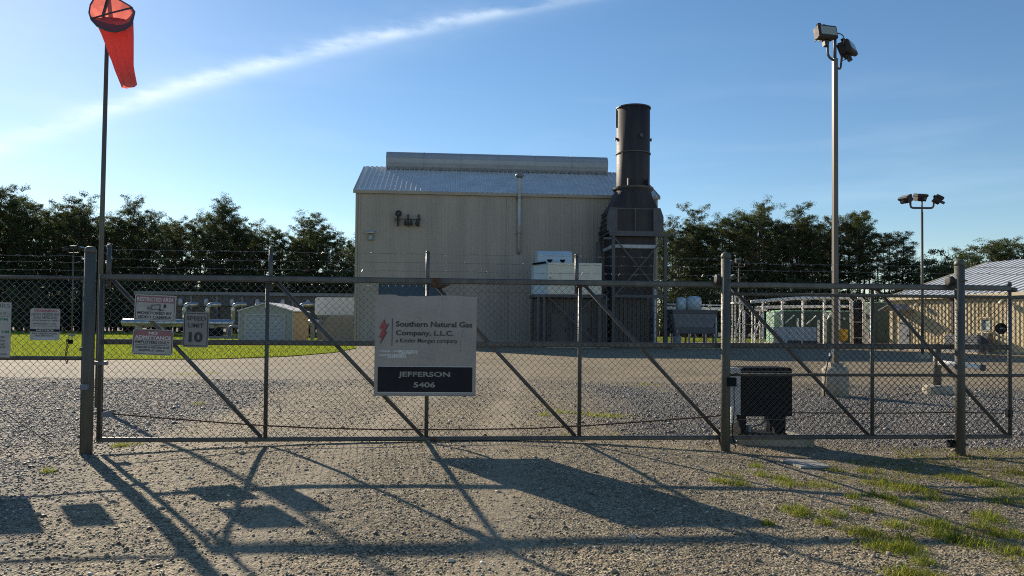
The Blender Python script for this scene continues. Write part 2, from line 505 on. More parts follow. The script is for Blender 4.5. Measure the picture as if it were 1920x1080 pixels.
def build_ground():
    xs = np.concatenate([np.array([-900, -600, -400, -250, -160, -110]), np.arange(-80, -14, 3.0), np.arange(-14, 14, 0.13), np.arange(14, 81, 3.0), np.array([110, 160, 250, 400, 600, 900])])
    ys = np.concatenate([np.array([-60, -30, -15, -8, -4, -2, 0, 1, 2, 3]), np.arange(3.6, 26, 0.12), np.arange(26, 60, 0.8), np.arange(60, 160, 5), np.array([180, 220, 300, 450, 700, 1100, 1800])])
    X, Y = np.meshgrid(xs, ys)
    Z = gz(X, Y)
    nx, ny = len(xs), len(ys)
    v = np.stack([X.ravel(), Y.ravel(), Z.ravel()], 1)
    i, j = np.meshgrid(np.arange(nx - 1), np.arange(ny - 1))
    a = (j * nx + i).ravel()
    f = np.stack([a, a + 1, a + nx + 1, a + nx], 1)
    me = mesh_np('ground', v, f)
    at = me.attributes.new('grey', 'FLOAT', 'POINT')
    at.data.foreach_set('value', greyness(X.ravel(), Y.ravel()).astype(np.float32))
    at = me.attributes.new('track', 'FLOAT', 'POINT')
    at.data.foreach_set('value', np.clip(track(X.ravel(), Y.ravel()), 0, 1).astype(np.float32))
    m = bpy.data.materials.new('gravel_ground')
    m.use_nodes = True
    nt = m.node_tree
    N, L = nt.nodes, nt.links
    b = N['Principled BSDF']
    b.inputs['Roughness'].default_value = 0.85
    b.inputs['Specular IOR Level'].default_value = 0.35
    tc = N.new('ShaderNodeTexCoord')
    def vor(scale, feat='F1'):
        n = N.new('ShaderNodeTexVoronoi')
        n.inputs['Scale'].default_value = scale
        n.feature = feat
        L.new(tc.outputs['Object'], n.inputs['Vector'])
        return n
    def noise(scale, detail=4):
        n = N.new('ShaderNodeTexNoise')
        n.inputs['Scale'].default_value = scale
        n.inputs['Detail'].default_value = detail
        L.new(tc.outputs['Object'], n.inputs['Vector'])
        return n.outputs[0]
    def ramp(fac, *stops):
        r = N.new('ShaderNodeValToRGB')
        els = r.color_ramp.elements
        while len(els) < len(stops):
            els.new(0.5)
        for e, (p, c) in zip(els, stops):
            e.position = p
            e.color = (*c, 1)
        L.new(fac, r.inputs[0])
        return r.outputs[0]
    def mix(f, a, b_, mode='MIX'):
        n = N.new('ShaderNodeMix')
        n.data_type = 'RGBA'
        n.blend_type = mode
        for s, v_ in ((0, f), (6, a), (7, b_)):
            if isinstance(v_, (int, float)):
                n.inputs[s].default_value = v_
            elif isinstance(v_, tuple):
                n.inputs[s].default_value = (*v_, 1)
            else:
                L.new(v_, n.inputs[s])
        return n.outputs[2]
    def mth(op, a, b_=None):
        n = N.new('ShaderNodeMath')
        n.operation = op
        for i_, q in enumerate((a, b_)):
            if q is None:
                continue
            if isinstance(q, (int, float)):
                n.inputs[i_].default_value = q
            else:
                L.new(q, n.inputs[i_])
        return n.outputs[0]
    v1, v2 = vor(62), vor(34)
    sp = N.new('ShaderNodeSeparateColor')
    L.new(v1.outputs['Color'], sp.inputs[0])
    sp2 = N.new('ShaderNodeSeparateColor')
    L.new(v2.outputs['Color'], sp2.inputs[0])
    tan = ramp(sp.outputs[0], (0.0, (0.080, 0.063, 0.041)), (0.35, (0.19, 0.156, 0.099)), (0.7, (0.285, 0.238, 0.155)), (1.0, (0.44, 0.38, 0.265)))
    grey = ramp(sp2.outputs[1], (0.0, (0.080, 0.072, 0.061)), (0.45, (0.175, 0.158, 0.133)), (0.8, (0.275, 0.247, 0.205)), (1.0, (0.43, 0.39, 0.33)))
    ga = N.new('ShaderNodeAttribute')
    ga.attribute_name = 'grey'
    col = mix(ga.outputs['Fac'], tan, grey)
    # damp and dusty patches with shapes of their own
    pat = ramp(noise(0.55, 5), (0.36, (0.78, 0.76, 0.74)), (0.5, (1.0, 1.0, 1.0)), (0.66, (1.10, 1.05, 0.98)))
    col = mix(1.0, col, pat, 'MULTIPLY')
    pat2 = ramp(noise(4.0, 4), (0.34, (0.86, 0.84, 0.82)), (0.62, (1.08, 1.06, 1.04)))
    col = mix(1.0, col, pat2, 'MULTIPLY')
    tk = N.new('ShaderNodeAttribute')
    tk.attribute_name = 'track'
    col = mix(mth('MULTIPLY', tk.outputs['Fac'], 0.55), col, (0.30, 0.245, 0.165))
    L.new(col, b.inputs['Base Color'])
    # stones as bumps
    h1 = mth('MULTIPLY', mth('SUBTRACT', 1.0, v1.outputs['Distance']), 0.010)
    h2 = mth('MULTIPLY', mth('SUBTRACT', 1.0, v2.outputs['Distance']), 0.017)
    h2 = mth('MULTIPLY', h2, mth('ADD', mth('MULTIPLY', ga.outputs['Fac'], 0.8), 0.35))
    h3 = mth('MULTIPLY', noise(9, 6), 0.05)
    bp = N.new('ShaderNodeBump')
    L.new(mth('SUBTRACT', 0.95, mth('MULTIPLY', tk.outputs['Fac'], 0.55)), bp.inputs['Strength'])
    bp.inputs['Distance'].default_value = 1.0
    L.new(mth('ADD', mth('ADD', h1, h2), h3), bp.inputs['Height'])
    L.new(bp.outputs[0], b.inputs['Normal'])
    return kind(link_mesh('ground', me, m, None, True), 'structure', 'gravel ground of the drive and yard')

def mesh_np(name, v, f):
    me = bpy.data.meshes.new(name)
    v = np.ascontiguousarray(v, np.float32)
    f = np.ascontiguousarray(f, np.int32)
    k = f.shape[1]
    me.vertices.add(len(v))
    me.vertices.foreach_set('co', v.ravel())
    me.loops.add(f.size)
    me.loops.foreach_set('vertex_index', f.ravel())
    me.polygons.add(len(f))
    me.polygons.foreach_set('loop_start', np.arange(0, f.size, k, dtype=np.int32))
    me.update(calc_edges=True)
    me.validate()
    return me

build_ground()

def build_gravel():
    """loose stones lying on the drive and the yard"""
    t = (1 + 5 ** 0.5) / 2
    iv = np.array([(-1, t, 0), (1, t, 0), (-1, -t, 0), (1, -t, 0), (0, -1, t), (0, 1, t), (0, -1, -t), (0, 1, -t), (t, 0, -1), (t, 0, 1), (-t, 0, -1), (-t, 0, 1)], float)
    iv /= np.linalg.norm(iv[0])
    ifc = np.array([(0, 11, 5), (0, 5, 1), (0, 1, 7), (0, 7, 10), (0, 10, 11), (1, 5, 9), (5, 11, 4), (11, 10, 2), (10, 7, 6), (7, 1, 8), (3, 9, 4), (3, 4, 2), (3, 2, 6), (3, 6, 8), (3, 8, 9), (4, 9, 5), (2, 4, 11), (6, 2, 10), (8, 6, 7), (9, 8, 1)])
    n = 125000
    y = 4.0 + (21.5 - 4.0) * rng.random(n * 3) ** 1.7
    half = 0.74 * y + 0.6
    x = (rng.random(n * 3) * 2 - 1) * half
    g = greyness(x, y)
    keep = rng.random(len(x)) < (0.42 + 0.40 * g) * np.clip(1.15 - 0.95 * track(x, y), 0.1, 1) * np.clip(half / 9.0, 0.25, 1)
    # fewer loose stones in the wheel tracks of the drive
    x, y, g = x[keep][:n], y[keep][:n], g[keep][:n]
    n = len(x)
    size = (0.0048 + 0.0066 * rng.random(n) ** 2.0) * (1 + 0.40 * g) * (1 + 0.025 * np.clip(y - 6, 0, 20))
    big = rng.random(n) < 0.03
    size = np.where(big, size * (1.4 + 1.3 * rng.random(n)), size)
    z = gz(x, y)
    sc = np.stack([size * (0.8 + 0.7 * rng.random(n)), size * (0.7 + 0.5 * rng.random(n)), size * (0.45 + 0.4 * rng.random(n))], 1)
    V = iv[None] * (1 + 0.28 * (rng.random((n, 12, 1)) - 0.5)) * sc[:, None, :]
    a = rng.random(n) * 2 * np.pi
    ca, sa = np.cos(a)[:, None], np.sin(a)[:, None]
    vx, vy, vz = V[..., 0] * ca - V[..., 1] * sa, V[..., 0] * sa + V[..., 1] * ca, V[..., 2]
    tl = (rng.random(n) - 0.5)[:, None] * 0.9
    vz, vx = vz + vx * tl, vx - vz * tl
    P = np.stack([vx + x[:, None], vy + y[:, None], vz + (z + sc[:, 2] * 0.35)[:, None]], -1)
    Fc = ifc[None] + (np.arange(n) * 12)[:, None, None]
    me = mesh_np('gravel', P.reshape(-1, 3), Fc.reshape(-1, 3))
    tone = np.repeat(rng.random(n), 12).astype(np.float32)
    gg = np.repeat(g, 12).astype(np.float32)
    me.attributes.new('tone', 'FLOAT', 'POINT').data.foreach_set('value', tone)
    me.attributes.new('grey', 'FLOAT', 'POINT').data.foreach_set('value', gg)
    m = bpy.data.materials.new('loose_stone')
    m.use_nodes = True
    nt = m.node_tree
    N, L = nt.nodes, nt.links
    b = N['Principled BSDF']
    b.inputs['Roughness'].default_value = 0.62
    at, ag = N.new('ShaderNodeAttribute'), N.new('ShaderNodeAttribute')
    at.attribute_name, ag.attribute_name = 'tone', 'grey'
    def ramp(stops):
        r = N.new('ShaderNodeValToRGB')
        els = r.color_ramp.elements
        while len(els) < len(stops):
            els.new(0.5)
        for e, (p, c) in zip(els, stops):
            e.position = p
            e.color = (*c, 1)
        L.new(at.outputs['Fac'], r.inputs[0])
        return r.outputs[0]
    r1 = ramp([(0, (0.07, 0.055, 0.04)), (0.4, (0.185, 0.152, 0.099)), (0.75, (0.29, 0.245, 0.165)), (0.93, (0.36, 0.26, 0.20)), (1, (0.66, 0.62, 0.55))])
    r2 = ramp([(0, (0.055, 0.052, 0.050)), (0.5, (0.165, 0.150, 0.128)), (0.88, (0.27, 0.245, 0.205)), (1, (0.62, 0.59, 0.54))])
    mx = N.new('ShaderNodeMix')
    mx.data_type = 'RGBA'
    L.new(ag.outputs['Fac'], mx.inputs[0])
    L.new(r1, mx.inputs[6])
    L.new(r2, mx.inputs[7])
    L.new(mx.outputs[2], b.inputs['Base Color'])
    o = link_mesh('gravel', me, m)
    kind(o, 'stuff', 'loose gravel stones scattered over the drive and yard')
build_gravel()

def build_leaf_litter():
    n = 420
    y = 4.3 + 7.5 * rng.random(n) ** 1.4
    x = (rng.random(n) * 2 - 1) * (0.7 * y) + 0.8
    s = 0.008 + 0.014 * rng.random(n)
    a = rng.random(n) * 6.283
    V = []
    for k in range(n):
        c, d = math.cos(a[k]), math.sin(a[k])
        z = gzf(x[k], y[k]) + 0.012
        for (u, v, h) in ((-1.5, 0, 0), (0, -0.6, 0.4), (1.5, 0, 0.15), (0, 0.6, 0.5)):
            V.append((x[k] + s[k] * (u * c - v * d), y[k] + s[k] * (u * d + v * c), z + h * s[k]))
    me = mesh_np('dead_leaves', np.array(V), np.arange(n * 4).reshape(-1, 4))
    kind(link_mesh('dead_leaves', me, mat('dead_leaf', (0.13, 0.075, 0.040), 0.75, 0.0, 0.5, 7, col2=(0.26, 0.17, 0.09))), 'stuff', 'dry brown leaves and twigs on the gravel')
build_leaf_litter()

def build_lawn():
    near = [(-120, 24.0), (-60, 26.5), (-32, 29.5), (-20, 31.5), (-13.5, 33.0), (-11.0, 36.5), (-10.0, 42.0), (-10.4, 50.0), (-12.2, 58.5)]
    ff = bpy.data.meshes.new('forest_floor')
    ff.from_pydata([(x, y, 0.02) for x, y in ((-400, 124), (-14, 127), (60, 116), (400, 100), (700, 900), (-700, 900))], [], [(0, 1, 2, 3, 4, 5)])
    kind(link_mesh('forest_floor', ff, mat('leaf_litter', (0.045, 0.038, 0.026), 0.95, 0.0, 0.4, 0.6, 0.03, 5)), 'structure', 'dark leaf littered ground under the trees')
    m = mat('lawn_turf', (0.16, 0.195, 0.028), 0.8, 0.0, 0.30, 0.5, 0.03, 14, col2=(0.22, 0.24, 0.04), spec=0.0)
    # one sheet: the mown lawn on the left, and the grass beyond the yard all the way to the trees
    poly = near + [(-12.2, 76), (20, 82), (60, 78), (140, 70), (140, 118), (60, 118), (-14, 129), (-120, 129)]
    me = bpy.data.meshes.new('lawn')
    me.from_pydata([(x, y, 0.03) for x, y in poly], [], [tuple(range(len(poly)))])
    o = link_mesh('lawn', me, m)
    kind(o, 'structure', 'mown green lawn left of the yard and beyond it')
    # blades
    n = 150000
    x = rng.random(n * 2) * 92 - 92
    y = 28 + 96 * rng.random(n * 2) ** 1.8
    nx_ = np.array([p[0] for p in near])
    ny_ = np.array([p[1] for p in near])
    # right-hand boundary as x(y) and front boundary as y(x)
    fx = np.interp(x, nx_[:5], ny_[:5])
    rx = np.interp(y, ny_[4:], nx_[4:])
    keep = (y > fx + 0.15 * rng.random(n * 2)) & (x < rx - 0.1 * rng.random(n * 2)) & (x > -0.78 * y - 1)
    x, y = x[keep][:n], y[keep][:n]
    n = len(x)
    h = 0.05 + 0.06 * rng.random(n)
    w = 0.010 + 0.018 * (y / 60)
    a = rng.random(n) * np.pi
    lean = (rng.random((n, 2)) - 0.5) * 0.07
    p0 = np.stack([x - np.cos(a) * w, y - np.sin(a) * w, np.full(n, 0.028)], 1)
    p1 = np.stack([x + np.cos(a) * w, y + np.sin(a) * w, np.full(n, 0.02)], 1)
    p2 = np.stack([x + lean[:, 0], y + lean[:, 1], h + 0.03], 1)
    me = mesh_np('lawn_grass', np.stack([p0, p1, p2], 1).reshape(-1, 3), np.arange(n * 3).reshape(-1, 3))
    kind(link_mesh('lawn_grass', me, LAWNB), 'stuff', 'short grass blades of the lawn')
build_lawn()

def build_weeds():
    """grass tufts in the gravel beside the gate"""
    tufts = []
    seedp = [(1480, 915, 9), (1540, 915, 9), (1565, 880, 5), (1625, 880, 6), (1650, 905, 8), (1690, 912, 15), (1720, 915, 10), (1620, 960, 6),
             (1640, 930, 6), (1670, 935, 5), (1700, 945, 9), (1750, 930, 7), (1795, 890, 9), (1815, 895, 8), (1850, 900, 9), (1870, 905, 10),
             (1900, 880, 6), (1910, 920, 12), (1885, 935, 10), (1490, 965, 8), (1500, 972, 6), (1565, 970, 7), (1610, 1000, 10), (1630, 1003, 8),
             (1680, 985, 7), (1690, 1010, 6), (1745, 980, 9), (1765, 985, 10), (1760, 1000, 11), (1790, 1010, 12), (1830, 1020, 12), (1650, 1025, 12),
             (1680, 1032, 12), (1700, 1028, 10), (1860, 970, 9), (1840, 985, 7), (1910, 1000, 9), (1905, 1035, 10), (1700, 1078, 13), (1740, 1082, 12),
             (1850, 960, 8), (1870, 1000, 6), (1545, 985, 5), (1730, 1055, 6), (1600, 935, 4), (1440, 990, 3), (1350, 915, 5), (1385, 920, 7), (1420, 880, 5),
             (235, 840, 8), (225, 843, 4), (1160, 788, 10), (1130, 791, 9), (1095, 787, 8), (1050, 786, 7), (1020, 792, 4), (1210, 722, 8),
             (1150, 835, 4), (1060, 838, 3), (370, 760, 5), (365, 703, 7), (330, 702, 6), (400, 700, 5), (1430, 900, 4), (90, 890, 4), (1465, 905, 5)]
    V, Fv = [], []
    Vd, Fd = [], []
    def blade(x, y, z, h, az, lean, w, dst):
        vs, fs = dst
        b = len(vs)
        ca, sa = math.cos(az), math.sin(az)
        for k, (t, ww) in enumerate(((0, 1.0), (0.45, 0.8), (0.8, 0.45), (1.0, 0.06))):
            out = lean * h * t * t
            zz = z + h * t * (1 - 0.35 * lean * t)
            px, py = x + ca * out, y + sa * out
            vs.append((px - sa * w * ww, py + ca * w * ww, zz))
            vs.append((px + sa * w * ww, py - ca * w * ww, zz))
        for k in range(3):
            fs.append((b + 2 * k, b + 2 * k + 1, b + 2 * k + 3, b + 2 * k + 2))
    R = random.Random(5)
    for (px, py, r) in seedp:
        r_ = ray(px, py)
        t = -CAM_Z / r_.z
        c = CAM + r_ * t
        d = c.y
        rad = r * d / F_PX * 2.0
        nb = int(50 + 18 * r)
        for i in range(nb):
            a, q = R.random() * 6.283, R.random() ** 0.7
            x, y = c.x + math.cos(a) * rad * 2.1 * q, c.y + math.sin(a) * rad * 1.8 * q
            z = gzf(x, y) - 0.004
            blade(x, y, z, (0.035 + 0.085 * R.random()) * (1.2 - 0.6 * q), R.random() * 6.283, 0.4 + 1.1 * R.random(), 0.0016 + 0.0014 * R.random(), (Vd, Fd) if R.random() < 0.2 else (V, Fv))
    for i in range(9000):       # thin scatter across the grassy verge
        x, y = 2.0 + 6.5 * R.random(), 4.3 + 6.0 * R.random()
        if fnoise(np.array([x * 1.1]), np.array([y * 1.4]), 40)[0] < 0.56 + 0.10 * (4.2 - x):
            continue
        z = gzf(x, y) - 0.004
        for k in range(5):
            blade(x + 0.04 * R.random(), y + 0.04 * R.random(), z, 0.02 + 0.05 * R.random(), R.random() * 6.283, 0.5 + R.random(), 0.0016 + 0.001 * R.random(), (Vd, Fd) if R.random() < 0.45 else (V, Fv))
    for nm, vs, fs, m, lb in (('grass_tufts', V, Fv, GRASSB, 'green grass tufts growing in the gravel verge'), ('dry_grass', Vd, Fd, DRYG, 'dry straw coloured grass blades in the gravel verge')):
        me = bpy.data.meshes.new(nm)
        me.from_pydata(vs, [], fs)
        kind(link_mesh(nm, me, m), 'stuff', lb)
build_weeds()

# ------------------------------------------------------------------ gate and fence
GA = Vector((-4.9429, 9.10, 0))
GB = Vector((6.656, 10.02, 0))
GT = (GB - GA).normalized()
GN = Vector((GT.y, -GT.x, 0))            # towards the road
def G(s, n, z):
    return GA + GT * s + GN * n + Vector((0, 0, z))
def gpix(px, py, n=0.0):
    """pixel to (s, z) in the vertical plane n metres in front of the gate"""
    r = ray(px, py)
    o = GA + GN * n
    t = (o - CAM).dot(GN) / r.dot(GN)
    p = CAM + r * t
    return (p - o).dot(GT), p.z
GATE_ANG = math.atan2(GT.y, GT.x)

def chain_link(s0, s1, z0, z1, n, pitch=0.086, r=0.0035):
    """diamond wire mesh: zigzag wires hooked into each other"""
    m = MB()
    hp = pitch / 2
    nz = int(round((z1 - z0) / hp))
    dz = (z1 - z0) / nz
    ns = int((s1 - s0) / hp)
    for k in range(ns):
        pts = []
        for i in range(nz + 1):
            odd = (i + k) % 2
            pts.append(G(s0 + (k + odd) * hp + (0.002 if odd else -0.002), n + (0.0028 if i % 2 else -0.0028), z0 + i * dz))
        m.tube(pts, r, 3, cap=False)
    return m

def barbed(pts_fn, s0, s1, sag=0.012, seed=0):
    """two-strand wire with barbs; pts_fn(s) gives the point"""
    R = random.Random(seed)
    m = MB()
    n = max(2, int((s1 - s0) / 0.11))
    pts = []
    for i in range(n + 1):
        p = Vector(pts_fn(s0 + (s1 - s0) * i / n))
        p.z += (R.random() - 0.5) * sag
        pts.append(p)
    m.tube(pts, 0.0022, 4)
    for i in range(1, n):
        p = pts[i] + (pts[i + 1] - pts[i]) * R.random()
        for q in range(2):
            d = Vector((R.random() - 0.5, R.random() - 0.5, R.random() - 0.5)).normalized() * 0.016
            m.tube([p - d, p + d], 0.0016, 3)
    return m

POST_N = 0.14
def post(name, px, py0, py1, r, label, z_base):
    s, ztop = gpix(px, py0, POST_N)
    p = G(s, POST_N, 0)
    t = thing(name, label, 'post', (p.x, p.y, z_base), GATE_ANG, 'heavy round gate posts')
    MB().lathe((0, 0, -0.3), [(r, 0), (r, ztop - z_base + 0.3 - 0.05)], 24).build('shaft', GALVP, t, True, local=True)
    c = MB()
    H = ztop - z_base
    c.lathe((0, 0, H - 0.05), [(r + 0.004, -0.03), (r + 0.005, 0.0), (r * 0.97, 0.02), (r * 0.8, 0.038), (r * 0.45, 0.048), (0.002, 0.052)], 24)
    c.build('cap', GALVP, t, True, local=True)
    return t, s

pl, s_pl = post('gate_post', 170, 462, 850, 0.064, 'thick grey latch post with domed cap beside the wire walk fence', gzf(-5.1, 9.0))
pr, s_pr = post('gate_post', 1361, 473, 850, 0.059, 'grey round gate post next to the dark gate operator box', gzf(2.75, 9.55))
pf, s_pf = post('gate_post', 1799, 487, 856, 0.061, 'grey round gate post near the end of the gate overhang with a roller on top', gzf(5.9, 9.75))

def build_gate():
    t = thing('sliding_gate', 'long grey sliding cantilever gate of tube and chain link mesh across the drive', 'gate', GA, GATE_ANG)
    S = lambda px: gpix(px, 650)[0]
    s0, s1 = S(188), S(1893)
    ZB, ZM, ZT = 0.176, 1.368, 2.158
    def rail(nm, z, h, w, m=GALV):
        q = MB()
        q.bevbox(s0 - 0.02, s1 + 0.02, -w / 2, w / 2, z - h / 2, z + h / 2, 0.012, T=lambda a, b, c: G(a, -b, c))
        return q.build(nm, m, t)
    rail('top_rail', ZT, 0.072, 0.06)
    rail('bottom_rail', ZB, 0.056, 0.056)
    rail('middle_rail', ZM, 0.066, 0.05)
    for px in (188, 500, 801, 1087, 1360, 1635, 1893):
        s = S(px)
        q = MB()
        q.tube([G(s, 0.0, ZB), G(s, 0.0, ZT)], 0.026, 10)
        q.build('upright', GALV, t, True)
    q = MB()
    q.tube([G(S(196), 0.03, ZB + 0.03), G(S(196), 0.03, ZT - 0.05)], 0.008, 6)
    q.build('tension_rod', GALV, t, True)
    for a, b in ((206, 491), (515, 794), (812, 1080), (1096, 1354), (1372, 1630), (1646, 1889)):
        q = MB()
        q.tube([G(S(a), -0.035, ZT - 0.03), G(S(b), -0.035, ZB + 0.02)], 0.025, 10)
        q.build('diagonal_brace', GALV, t, True)
    for px, top in ((201, 457), (506, 463), (802, 469), (1083, 475)):
        s, z = gpix(px, top)
        q = MB()
        q.tube([G(s, -0.06, ZT - 0.14), G(s, -0.06, z - 0.02)], 0.026, 10)
        q.lathe(G(s, -0.06, z - 0.02), [(0.028, -0.015), (0.028, 0.004), (0.018, 0.016), (0.002, 0.02)], 10)
        q.build('wire_arm', GALV, t, True)
    for k, z in enumerate((2.503, 2.392, 2.283)):
        q = barbed(lambda s: G(s, -0.09, z), S(201), S(1352), seed=k + 3)
        q.build('barbed_wire', BARB, t)
    chain_link(s0 + 0.03, s1 - 0.02, ZB + 0.03, ZT - 0.03, 0.036).build('chain_link_mesh', WIRE, t)
    # welded and rusty patch at the mid joint of the top rail, and weld gussets
    q = MB()
    q.bevbox(S(808), S(826), -0.037, 0.037, ZT - 0.085, ZT + 0.039, 0.01, T=lambda a, b, c: G(a, b, c))
    q.prism([G(S(826), -0.01, ZT - 0.04), G(S(845), -0.01, ZT - 0.04), G(S(826), -0.01, ZT - 0.10)], GN * 0.02)
    q.build('joint_plate', RUST, t)
    q = MB()
    q.bevbox(S(810), S(820), -0.034, 0.034, ZB - 0.034, ZB + 0.02, 0.008, T=lambda a, b, c: G(a, b, c))
    q.build('joint_plate', RUST, t)
    for px in (500, 1087, 1640):
        q = MB()
        q.bevbox(S(px) - 0.045, S(px) + 0.09, -0.036, 0.036, ZT - 0.052, ZT - 0.036, 0.004, T=lambda a, b, c: G(a, b, c))
        q.build('weld_plate', RUST, t)
    # bracket box that holds the drive chain
    a, za = gpix(214, 775)
    q = MB()
    q.prism([G(a - 0.115, 0.02, za - 0.045), G(a + 0.01, 0.02, za - 0.035), G(a + 0.01, 0.02, za + 0.05), G(a - 0.115, 0.02, za + 0.02)], GN * 0.06)
    q.build('chain_bracket', MGREY, t)
    # latch band at the left end
    zz = gpix(190, 681)[1]
    q = MB()
    q.bevbox(S(183) - 0.03, S(201), -0.05, 0.05, zz - 0.022, zz + 0.022, 0.006, T=lambda a_, b, c: G(a_, b, c))
    q.build('latch', MGREY, t)
    q = MB()
    q.bevbox(S(1888), S(1897), -0.045, 0.02, gpix(1893, 783)[1], gpix(1893, 768)[1], 0.006, T=lambda a_, b, c: G(a_, b, c))
    q.build('chain_bracket', BLACK, t)
    q = MB()
    q.lathe(G(S(1893), 0.0, ZT), [(0.03, 0.03), (0.03, 0.075), (0.02, 0.085), (0.002, 0.088)], 12)
    q.lathe(G(S(1901), 0.0, ZT - 0.02), [(0.032, -0.03), (0.045, -0.01), (0.045, 0.02), (0.03, 0.03)], 12)
    q.build('end_cap', GALV, t, True)
    return S
S_gate = build_gate()

def build_drive_chain():
    t = MB()
    pts = [(216, 775), (300, 782), (400, 790), (500, 797), (600, 801.5), (700, 804), (800, 804.5), (900, 804), (1000, 802), (1100, 797), (1200, 790), (1300, 782.5), (1356, 777.5)]
    P = [G(*((gpix(a, b)[0],) + (0.055,) + (gpix(a, b)[1],))) for a, b in pts]
    P = [P[0]] + [q for i in range(len(P) - 1) for q in (P[i].lerp(P[i + 1], 0.5), P[i + 1])]
    t.tube(P, 0.0085, 6)
    for i in range(len(P) - 1):
        L_ = (P[i + 1] - P[i])
        m = int(L_.length / 0.05)
        for k in range(m):
            c = P[i].lerp(P[i + 1], (k + 0.5) / m)
            d = L_.normalized() * 0.012
            t.tube([c - d, c + d], 0.0115, 6)
    P2 = [G(gpix(a, b)[0], -0.06, gpix(a, b)[1]) for a, b in ((1484, 775), (1600, 775.5), (1700, 775.5), (1800, 774), (1889, 776))]
    t.tube(P2, 0.0085, 6)
    o = t.build('drive_chain', RUST)
    tag(o, 'dark rusty drive chain sagging along the bottom of the sliding gate', 'chain')
build_drive_chain()

def build_rollers():
    for px, py, lab in ((1346, 524, 'top guide roller on the post beside the operator box'), (1355, 828, 'bottom roller on the post beside the operator box'),
                        (1781, 527, 'top guide roller on the far gate post before the tan building'), (1783, 832, 'bottom roller on the far gate post above the grassy verge')):
        s, z = gpix(px, py, 0.07)
        p = G(s, 0.07, z)
        bottom = py > 700
        t = thing('gate_roller', 'dark ' + lab, 'roller', p, GATE_ANG, 'gate guide rollers')
        r = 0.066 if not bottom else 0.055
        q = MB()
        q.lathe((0, 0, 0), [(r * 0.5, -0.032), (r * 0.95, -0.03), (r, -0.022), (r * 0.9, -0.006), (r * 0.9, 0.006), (r, 0.022), (r * 0.95, 0.03), (r * 0.5, 0.032)], 20, axis='x')
        q.build('wheel', BLACK if bottom else SLATE, t, True, local=True)
        q = MB()
        q.bevbox(0.036, 0.048, -0.03, 0.03, -r * 0.9, r * 0.9, 0.004)
        q.bevbox(0.048, 0.165, -0.02, 0.02, -0.026, 0.026, 0.004)
        q.build('bracket', GALVP, t, local=True)
        q = MB()
        ring = [( 0.105 + 0.068 * math.cos(a), -0.07 + 0.068 * math.sin(a), 0) for a in np.linspace(0, 2 * math.pi, 20)]
        q.tube(ring, 0.011, 6, cap=False)
        q.build('clamp', GALVP, t, True, local=True)
build_rollers()

def build_left_fence():
    t = thing('chain_link_fence', 'chain link fence panel with thin rails left of the latch post', 'fence', G(-1.2, POST_N, 0), GATE_ANG)
    n = 0.16
    sR = gpix(156, 600, n)[0]
    sL = sR - 4.2
    zt, zm = gpix(80, 520, n)[1], gpix(80, 671.5, n)[1]
    q = MB(); q.tube([G(sL, n, zt), G(sR + 0.03, n, zt)], 0.021, 8); q.build('top_rail', GALV, t, True)
    q = MB(); q.tube([G(sL, n, zm), G(sR, n, zm)], 0.024, 8); q.build('middle_rail', GALV, t, True)
    q = MB(); q.tube([G(sR, n, 0.02), G(sR - 0.0, n, zt)], 0.014, 8); q.build('edge_tube', GALV, t, True)
    q = MB(); q.tube([G(sL + 1.9, n, zt), G(sL + 1.9, n, -0.05)], 0.03, 10); q.build('upright', GALVP, t, True)
    chain_link(sL, sR, 0.03, zt - 0.01, n + 0.02).build('chain_link_mesh', WIRE, t)
    a, b = gpix(0, 768, n), gpix(103, 838, n)
    q = MB(); q.tube([G(a[0] - 1.2, n, a[1] + 0.55), G(a[0], n, a[1]), G(b[0], n, max(b[1], 0.02))], 0.0045, 5); q.build('brace_wire', GALV, t, True)
    for k, y in enumerate((479, 490.5, 506)):
        z = gpix(80, y, n)[1]
        barbed(lambda s: G(s, n - 0.02, z), sL, sR + 0.12, seed=20 + k).build('barbed_wire', BARB, t)
    s, z = gpix(161, 725, n)
    q = MB(); q.bevbox(s - 0.035, s + 0.05, -0.03, 0.03, z - 0.035, z + 0.035, 0.006, T=lambda a_, b_, c: G(a_, n + 0.05 + b_, c))
    q.tube([G(s - 0.09, n + 0.05, z - 0.02), G(s, n + 0.05, z - 0.012)], 0.009, 6)
    q.build('latch', MGREY, t)
    for y in (527, 655, 818):
        z = gpix(158, y, n)[1]
        q = MB(); q.bevbox(sR - 0.03, sR + 0.06, -0.02, 0.02, z - 0.018, z + 0.018, 0.004, T=lambda a_, b_, c: G(a_, n + b_, c))
        q.build('clamp', GALVP, t)
    # padlock on a chain
    s, z = gpix(132, 640, n + 0.05)
    o = thing('padlock', 'small black padlock hanging on a short chain from the left fence', 'padlock', G(s, n + 0.05, z), GATE_ANG)
    q = MB(); q.bevbox(-0.027, 0.027, -0.014, 0.014, -0.03, 0.02, 0.006); q.build('body', BLACK, o, local=True)
    q = MB(); q.tube(bend([(-0.018, 0, 0.015), (-0.018, 0, 0.075), (0.018, 0, 0.075), (0.018, 0, 0.015)], 0.018), 0.006, 6); q.build('shackle', MGREY, o, True, local=True)
    q = MB()
    R = random.Random(3)
    for k in range(11):
        zc = 0.01 - k * 0.026
        x = -0.035 + 0.008 * math.sin(k * 0.7)
        a = 0 if k % 2 else math.pi / 2
        ring = [(x + 0.011 * math.cos(u) * math.cos(a), 0.011 * math.cos(u) * math.sin(a) - 0.01, zc + 0.019 * math.sin(u)) for u in np.linspace(0, 2 * math.pi, 10)]
        q.tube(ring, 0.0042, 5, cap=False)
    q.build('chain', RUST, o, True, local=True)
build_left_fence()

